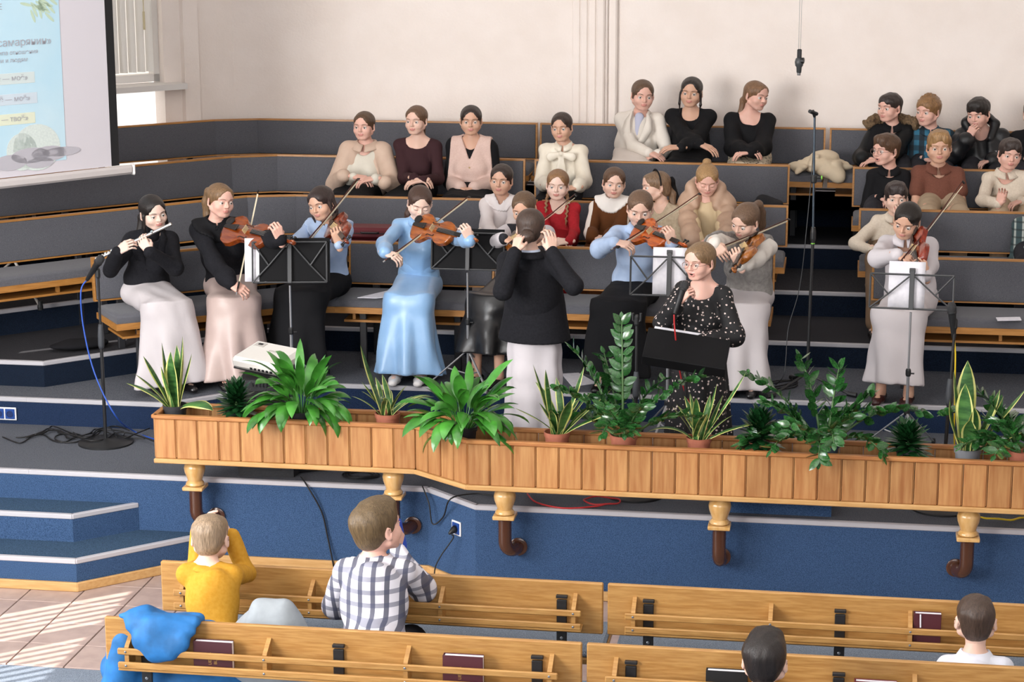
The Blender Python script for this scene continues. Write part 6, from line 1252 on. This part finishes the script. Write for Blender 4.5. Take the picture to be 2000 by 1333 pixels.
# ---------------------------------------------------------------- projector on a monitor speaker
sp = atz(520, 775, zA); SPY = 11.42; sx_ = xat(522, SPY, .8)
M_SPK = mat('speaker_black', '#1c1d20', .6, '#26272b', 90, bump=.3, bscale=150)
T = thing('speaker', 'black loudspeaker box under the projector', 'loudspeaker', (sx_, SPY, zA), .12, 'loudspeakers'); MB().box((0, 0, .26), (.30, .26, .52), ch=.012).build('cabinet', M_SPK, T); MB().box((0, -.132, .25), (.26, .006, .42), ch=.002).build('grille', mat('speaker_grille', '#101113', .7, bump=.6, bscale=300), T)
for i in range(7): MB().box((-.06+.02*i, -.132, .495), (.008, .01, .022)).build('vent_slot', M_PLAST, T)
x2 = xat(525, 11.2, .55); T = thing('floor_monitor', 'low black monitor speaker lying under the planter', 'loudspeaker', (x2, 11.22, zA), .05, 'loudspeakers'); MB().prism([(-.16, -.10), (.16, -.10), (.19, .08), (-.19, .08)], 0, .13).build('cabinet', M_SPK, T); MB().box((.02, -.102, .05), (.14, .004, .018), ch=.004).build('port', M_PLAST, T); MB().lathe([(.010, 0), (.012, .003)], 12, (-.12, -.102, .08), R=frame((1, 0, 0), (0, -1, 0))).build('socket', M_PLAST, T)
T = thing('projector', 'white video projector tilted on the loudspeaker behind the peace lily', 'projector'); pc = np.array((sx_+.01, SPY+.02, zA+.585)); Rp = frame((.93, -.36, -.05), (.02, -.22, 1)); place(T, pc, Rp[:, 0], Rp[:, 2])
M_PRJ = mat('projector_white', '#dcd8d2', .45); MB().box((0, 0, .035), (.34, .27, .075), ch=.022).build('case', M_PRJ, T, smooth=True, sharp=35); MB().box((-.02, 0, -.006), (.30, .23, .012), ch=.004).build('foot_plate', M_PLAST, T)
for i in range(11): MB().box((-.172, -.09+.014*i, .032), (.006, .007, .045)).build('vent_slat', mat('vent_grey', '#8d8a86', .6), T)
for i in range(6): MB().box((-.02+.028*i, -.1365, .022), (.018, .004, .014)).build('port', M_PLAST, T)
MB().box((-.10, .07, .0735), (.07, .05, .004), ch=.001).build('lens_slider', mat('projector_grey', '#b9b4ae', .5), T); MB().box((-.10, .075, .076), (.03, .018, .003)).build('lens_window', M_PLAST, T)
link('lettering', text_mesh('EPSON', .028, mat('print_grey', '#8a8680', .6)), T, (.04, .02, .0732), (0, 0, 0))
# ---------------------------------------------------------------- projection screen
b0, b1 = np.array((-5.95, 11.78)), np.array((-4.745, 13.28)); d = (b1-b0)/np.linalg.norm(b1-b0); SB = 1.96; SL = np.linalg.norm(b1-b0)
T = thing('projection_screen', 'large pull-down projection screen showing a pale blue slide', 'screen', (b1[0], b1[1], SB), math.atan2(d[1], d[0]))
M_SCR = mat('screen_fabric', '#d5d0d6', .8); M_SLIDE = mat('slide_blue', '#bfd9e4', .8, '#b0d2e2', 2.0, emit=.10); M_TXT = mat('slide_text', '#a9a8b0', .8, emit=.05)
MB().box((-SL/2-.10, .006, 1.6), (SL, .004, 3.2)).build('fabric', M_SCR, T); MB().box((-.073, .006, 1.6), (.060, .005, 3.2)).build('black_border', mat('screen_border', '#141416', .7), T)
MB().box((-SL/2, 0, -.035), (SL+.10, .045, .06), ch=.015).build('bottom_bar', mat('screen_bar', '#cdc6c4', .4), T); MB().box((.055, 0, -.035), (.02, .055, .075), ch=.012).build('end_cap', mat('cap_white', '#dedad8', .4), T)
def spt(u, v):   # picture point on the screen plane, in the screen's own coordinates
    dr = ray(u, v); nn = np.array((d[1], -d[0], 0)); o = np.array((b1[0], b1[1], SB)); t = ((o-CAM0)@nn)/(dr@nn); q = CAM0+dr*t-o; return q@np.array((d[0], d[1], 0)), q[2]
xr, z0 = spt(130, 312); xt, zt = spt(124, 0)
MB().box(((xr-SL)/2, .0025, (z0+3)/2), (SL+xr, .003, 3-z0)).build('slide', M_SLIDE, T)
def slide_text(body, u, v, size, m_=M_TXT, align=1):
    me = text_mesh(body, size, m_); xs = [q.co.x for q in me.vertices]; X, Z = spt(u, v); link('lettering', me, T, (X-max(xs), -.004, Z), (math.pi/2, 0, 0))
slide_text('Добрый самарянин»', 99, 79, .066); slide_text('Три типа отношения', 73, 100, .038); slide_text('к жизни и людям', 53, 116, .038)
M_PILL = [mat('pill%d' % i, c, .8, emit=.06) for i, c in enumerate(('#ccd7d6', '#c7d3dc', '#d9ddc6'))]
for k, (s_, u, v) in enumerate((('«Твоё — моё»', 53, 151), ('«Моё — моё»', 58, 191), ('«Моё — твоё»', 54, 230))):
    X, Z = spt(u+8, v); MB().box((X-.35, .0005, Z), (.75, .002, .07), ch=.0009).build('text_panel', M_PILL[k], T); slide_text(s_, u, v, .048)
slide_text('Е', 3, 14, .05)
M_SK = mat('slide_stone', '#cfd8d2', .8, '#c3ccc8', 12, emit=.15); M_SHD = mat('slide_shadow', '#b6b3ba', .8, emit=.08)
for (u, v, ru, rv) in ((72, 288, .17, .15), (43, 297, .11, .12)):
    X, Z = spt(u, v); o = MB().lathe([(.001, 0), (1, 0), (1, .001), (.001, .001)], 28).build('cave_picture', M_SK, T); o.location = (X, .0005, Z); o.rotation_euler = (math.pi/2, 0, 0); o.scale = (ru, rv, 1)
for (u, v, w_, h_) in ((20, 318, .12, .05), (60, 304, .14, .05), (96, 300, .13, .05), (120, 296, .14, .03), (78, 318, .10, .035)):
    X, Z = spt(u, v); o = MB().lathe([(.001, 0), (1, 0), (1, .001), (.001, .001)], 18).build('shadow_picture', M_SHD, T); o.location = (X, -.001, Z); o.rotation_euler = (math.pi/2, 0, 0); o.scale = (w_, h_, 1)
M_OLV = mat('slide_olive', '#b9cbb4', .8, emit=.12)
for i in range(16):
    X, Z = spt(70+rng.uniform(-22, 45), rng.uniform(0, 34)); o = MB().lathe([(.001, 0), (1, 0), (1, .001), (.001, .001)], 10).build('olive_leaf_picture', M_OLV, T); o.location = (X, 0, Z); o.rotation_euler = (math.pi/2, rng.uniform(.2, 1.4), 0); o.scale = (.045, .010, 1)
# ---------------------------------------------------------------- things lying about
def papers(label, pts, z, n=1):
    P = [atz(u, v, z) for u, v in pts]; c = np.mean(P, 0); mb = MB(); k = len(P); V = [p-c+np.array((0, 0, .004)) for p in P]+[p-c for p in P]
    mb.add(V, [tuple(range(k))[::-1], tuple(range(k, 2*k))]+[(i, (i+1) % k, k+(i+1) % k, k+i) for i in range(k)]); o = mb.build('paper_sheet', M_PAPER); o.location = c+np.array((0, 0, .002)); return tag(o, label, 'paper', 'loose paper sheets')
papers('white sheet of music on the carpet beside the conductor\'s skirt', [(1097, 732), (1130, 730), (1165, 750), (1118, 757)], zB); papers('pale sheet on the carpet behind the tall zz plant', [(1143, 708), (1172, 710), (1165, 724), (1135, 723)], zB)
papers('white sheets lying on the bench beside the girl in light blue', [(698, 583), (755, 570), (775, 580), (735, 584)], zB+.486); papers('folded leaflet on the carpet of the aisle', [(1624, 460), (1655, 462), (1668, 470), (1640, 472)], zD); papers('pinkish booklet lying on the front bench at the right edge', [(1945, 622), (1992, 621), (1995, 627), (1948, 628)], zB+.486)
# red instrument cases on the second-row bench
for k, (u, v, L, lab) in enumerate(((728, 448, .42, 'dark red violin case on the bench, upper one between two violinists'), (718, 462, .46, 'dark red violin case on the bench, lower one between two violinists'))):
    Y = 13.95; x = xat(u, Y, zC+.55); T = thing('violin_case', lab, 'case', (x, Y, zC+.486+(.085 if k == 0 else 0)), .03, 'violin cases'); MB().box((0, 0, .04), (L, .2, .078), ch=.018).build('shell', mat('case_red', '#5e1620', .6, bump=.1), T); MB().box((0, -.1, .042), (L*.98, .006, .006)).build('zip', M_PLAST, T); MB().tube([(-.06, -.103, .05), (-.05, -.125, .05), (.05, -.125, .05), (.06, -.103, .05)], .006, 6).build('handle', M_PLAST, T)
# black cushion on the step
p = atz(140, 688, zC); o = None
v, q = SDF().ell((0, 0, .035), (.19, .10, .034), k=.02).mesh(.008, wr=.003, wf=25); o = Mesh().add(v, q).build('cushion', [cloth('#121216', .9)]); o.location = (p[0]+.02, p[1]+.08, zC); o.rotation_euler = (0, 0, .6); tag(o, 'flat black cushion lying on the step at the left', 'cushion')
# cream coat heap on the back bench and dark coat
p = np.array((xat(1603, 15.78, zE+.55), 15.80, zE+.486)); s = SDF(); rs = np.random.RandomState(9)
for k in range(34):
    a, rr = rs.rand()*6.28, rs.rand()**.6; c_ = np.array((.17*rr*math.cos(a), .12*rr*math.sin(a)-.03, .035+.10*(1-rr)*rs.rand())); R_ = rot_head(rs.rand()*360, rs.rand()*50-25, rs.rand()*50-25); s.ell(c_, (.075+.03*rs.rand(), .035, .022+.012*rs.rand()), R_, .012)
s.ell((.08, -.13, .01), (.10, .05, .04), None, .03).ell((.13, -.16, -.02), (.05, .03, .04), None, .03).ell((.03, .02, .11), (.10, .07, .05), None, .04)
v, q = s.mesh(.008, wr=.004, wf=40, seed=4); o = Mesh().add(v, q).build('coat', [cloth('#d8c6ab', .6, bump=.4, bscale=12)]); o.location = p; tag(o, 'cream padded coat heaped on the back bench beside the aisle', 'coat')
p = np.array((xat(1500, 15.0, zD+.5), 15.02, zD+.486)); v, q = SDF().ell((0, 0, .035), (.10, .10, .04), k=.05).ell((-.03, .02, .06), (.06, .07, .035), k=.05).mesh(.010, wr=.006, wf=30); o = Mesh().add(v, q).build('coat', [cloth('#1a1b20', .7)]); o.location = p; tag(o, 'small dark coat heaped on the third-row bench end by the aisle', 'coat')
# sockets
def socket(label, P, ang, n, plug=False):
    T = thing('socket', label, 'socket', P, ang, 'power sockets'); w_ = .071*n+.01
    MB().box((0, -.004, 0), (w_, .008, .082), ch=.003).build('frame', mat('socket_white', '#d9d8da', .4), T)
    for i in range(n):
        x = (i-(n-1)/2)*.071; MB().box((x, -.009, 0), (.062, .006, .064), ch=.002).build('plate', mat('socket_blue', '#1d4389', .35), T); MB().lathe([(.021, 0), (.021, .003), (.018, .003), (.017, .0005)], 18, (x, -.012, 0), R=frame((1, 0, 0), (0, -1, 0))).build('outlet', mat('socket_blue_dark', '#12285a', .4), T)
    if plug: MB().lathe([(.019, 0), (.020, .012), (.012, .035), (.006, .05)], 12, (0, -.012, 0), R=frame((1, 0, 0), (0, -1, -.5))).build('plug', M_PLAST, T, smooth=True)
ps = at(10, 808, 12.008); socket('double blue power socket in the riser at the far left', ps, 0, 2)
da = math.atan2(YAR-YAL, -1.94+2.262); pm_ = np.array((-2.262, YAL))*.38+np.array((-1.94, YAR))*.62; dz_ = at(894, 1032, pm_[1])[2]; socket('blue power socket with a black plug in the slanted stage front', (pm_[0], pm_[1], dz_), da, 1, True)
cable('electric_cable', 'black cord falling from the plug in the stage front', [(pm_[0]-.02, pm_[1]-.06, dz_-.02), at(885, 1052, pm_[1]-.06), at(862, 1085, pm_[1]-.06), at(850, 1110, pm_[1]-.06), at(848, 1140, pm_[1]-.07)], .004, BLKC, 'black cables')
cable('electric_cable', 'black cord hanging over the stage front behind the checked-shirt boy', [atz(588, 932, zA+.01), at(600, 950, YAL-.02), at(628, 1000, YAL-.015), at(640, 1050, YAL-.015), at(652, 1108, YAL-.03)], .005, BLKC, 'black cables')
cable('electric_cable', 'black cord looping over the stage edge beside the bend', [atz(825, 950, zA+.02), at(838, 985, YAL-.08), at(845, 1024, YAL-.09), at(866, 1010, YAL-.12), atz(880, 975, zA+.02), atz(925, 965, zA+.01), atz(965, 970, zA+.01)], .0042, BLKC, 'black cables')
TG = ('uppermost of the tangle', 'second of the tangle', 'third of the tangle', 'middle one', 'fifth of the tangle', 'sixth of the tangle', 'reaching nearest the microphone stand')
for k in range(7):
    P = []; u0, v0 = 10+k*22, 846+rng.uniform(-3, 10)
    for i in range(9): P.append(atz(u0+i*(18+4*(k % 3))+rng.uniform(-10, 10), v0+9*math.sin(i*1.3+k)+rng.uniform(-3, 3), zA+.008+.004*k))
    cable('loose_cable', 'black cable tangled along the foot of the left riser, '+TG[k], P, .0042, BLKC, 'black cables')
cable('loose_cable', 'black cable looped on the carpet beside the left microphone stand', [atz(135+28*math.cos(a), 856+9*math.sin(a), zA+.008) for a in np.linspace(0, 7, 14)], .0042, BLKC, 'black cables')
cable('loose_cable', 'black cable loops on the carpet beside the girl in the grey waistcoat', [atz(1520+38*math.cos(a*1.1), 752+9*math.sin(a), zB+.008) for a in np.linspace(0, 14, 26)], .004, BLKC, 'black cables')
for k in range(3): cable('loose_cable', 'black cable coiled under the planter bend, '+('widest loop', 'middle loop', 'tightest loop')[k], [atz(705+(36-6*k)*math.cos(a), 928+(8-1.5*k)*math.sin(a), zA+.008+.006*k) for a in np.linspace(0, 12, 26)], .005, BLKC, 'black cables')
T = thing('power_strip', 'black power strip at the stage edge under the planter', 'power strip', atz(615, 920, zA), .5); MB().box((0, 0, .025), (.22, .05, .045), ch=.008).build('case', M_PLAST, T); MB().lathe([(.018, 0), (.018, .012), (.01, .03)], 10, (-.06, 0, .047)).build('plug', M_PLAST, T)
# block on the stage under the planter
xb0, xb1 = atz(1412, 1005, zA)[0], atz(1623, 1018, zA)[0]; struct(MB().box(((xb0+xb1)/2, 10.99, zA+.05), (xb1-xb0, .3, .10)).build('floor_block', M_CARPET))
# folding trestle legs behind the left bench
P0, P1, P2 = at(2, 548, 13.1), at(22, 512, 13.1), at(78, 585, 13.1); P2[2] = zD; T = thing('folding_stand', 'pale metal folding stand behind the bench at the left edge', 'stand', (P2[0], P2[1], zD)); MB().tube([P1-np.array((.0, 0, -.05)), P2+np.array((0, 0, .02))], .014, 8, flat=.6).build('leg', mat('pale_metal', '#b9b3ac', .4), T, (P2[0], P2[1], zD)); MB().tube([P1, P0+np.array((-.2, 0, -.1))], .012, 8, flat=.6).build('brace', MATS['pale_metal'], T, (P2[0], P2[1], zD)); MB().lathe([(.018, 0), (.02, .02), (.015, .06)], 10).build('rubber_foot', M_PLAST, T)
# hymn books in the pew racks
def book(label, u, v, Y, wd, ht, col, text=None, ribbon=False, tilt=0):
    p = at(u, v, Y-.045); T = thing('hymn_book', label, 'book', (p[0], Y-.045, .655), 0, 'hymn books in the pew racks'); cm = mat('cover'+col, col, .6)
    MB().box((0, -.014, ht/2), (wd, .004, ht), ch=.001).box((0, .014, ht/2), (wd, .004, ht), ch=.001).box((-wd/2+.002, 0, ht/2), (.004, .03, ht), ch=.001).build('cover', cm, T); MB().box((.003, 0, ht/2), (wd-.008, .024, ht-.006)).build('page_block', M_PAPER, T)
    if text:
        for i, s_ in enumerate(text): link('lettering', text_mesh(s_, .016, mat('gold_print', '#b08d4a', .4)), T, (.01+.02*i, -.0165, ht*.45), (math.pi/2, 0, 0)) if 0 else link('lettering', text_mesh(s_, .018, mat('gold_print', '#b08d4a', .4)), T, (-.012+.024*i, -.0168, ht*.42), (math.pi/2, -math.pi/2, 0))
    if ribbon: MB().tube([(-.03, -.004, ht), (-.03, -.02, ht-.005), (-.028, -.021, ht-.06)], .003, 6, flat=.3).build('ribbon', M_PAPER, T)
    return T
book('maroon hymn book beside the blue hood in the near left pew', 417, 1262, 7.90, .165, .125, '#431a24', ('PIEDER', 'LIIBUCH')) if 0 else book('maroon hymn book beside the blue hood in the near left pew', 417, 1262, 7.90, .165, .125, '#431a24', ('LIEDER', 'BUCH'))
book('maroon hymn book in the rack near the middle of the near left pew', 905, 1290, 7.90, .165, .125, '#4a1a24', ('LIEDER',)); book('maroon hymn book with white ribbon in the far right pew', 1811, 1215, 8.63, .115, .145, '#4a1620', None, True)
book('black book at the ear of the dark-haired boy', 1420, 1310, 7.90, .165, .125, '#131315'); book('dark red book low in the near right pew', 1710, 1336, 7.90, .165, .115, '#6a2028')
# jackets on the pews
BJ = mat('jacket_blue', '#15598f', .7, '#1d6cae', 14, bump=.4, bscale=16)
v, q = SDF().ell((0, -.055, .0), (.155, .028, .05), k=.03).cone((-.14, -.02, .03), (.14, -.02, .03), .030, .026, .03).cone((-.08, -.075, -.05), (.09, -.08, -.05), .040, .040, .04, ((0, 1, 0), .6)).cone((-.02, -.085, -.09), (.05, -.09, -.09), .035, .035, .04, ((0, 1, 0), .6)).cone((-.19, .0, .03), (-.08, .0, .04), .016, .03, .02).cone((-.14, .03, .02), (.14, .03, .02), .028, .028, .03).cone((-.16, .09, -.08), (.16, .09, -.08), .07, .07, .04).mesh(.008, wr=.005, wf=28, seed=3)
T = thing('jacket', 'bright blue jacket hanging over the near left pew with its hood forward', 'jacket', (xat(322, 7.9, .82), 7.9, .82)); Mesh().add(v, q).build('hood', [BJ], T)
v, q = SDF().ell((-.06, .25, -.30), (.30, .20, .12), k=.06).ell((.15, .25, -.36), (.26, .18, .08), k=.05).cone((-.20, .04, -.10), (-.24, .06, -.42), .06, .10, .05).mesh(.011, wr=.008, wf=22, seed=6); Mesh().add(v, q).build('jacket_body', [BJ], T)
GJ = cloth('#8f959a', .75, '#9aa0a5', 14, bump=.4, bscale=14)
v, q = SDF().ell((0, 0, .12), (.21, .13, .20), k=.06).ell((0, .0, .27), (.12, .08, .09), k=.08).cone((-.05, 0, .35), (.05, 0, .35), .035, .03, .04).cone((.1, 0, .2), (.22, -.02, .02), .06, .06, .05).cone((-.1, 0, .2), (-.20, -.02, .02), .06, .06, .05).mesh(.009, wr=.007, wf=24, seed=8); T = Mesh().add(v, q).build('jacket', [GJ]); T.location = (xat(530, 8.16, .7), 8.16, .478); tag(T, 'grey windbreaker slumped on the pew between the two boys', 'jacket')
v, q = SDF().ell((0, 0, .04), (.16, .10, .04), k=.03).mesh(.01, wr=.004); o = Mesh().add(v, q).build('bag', [cloth('#17181c', .8)]); o.location = (xat(840, 8.2, .5), 8.18, .478); tag(o, 'small black bag on the pew seat beside the checked-shirt boy', 'bag')
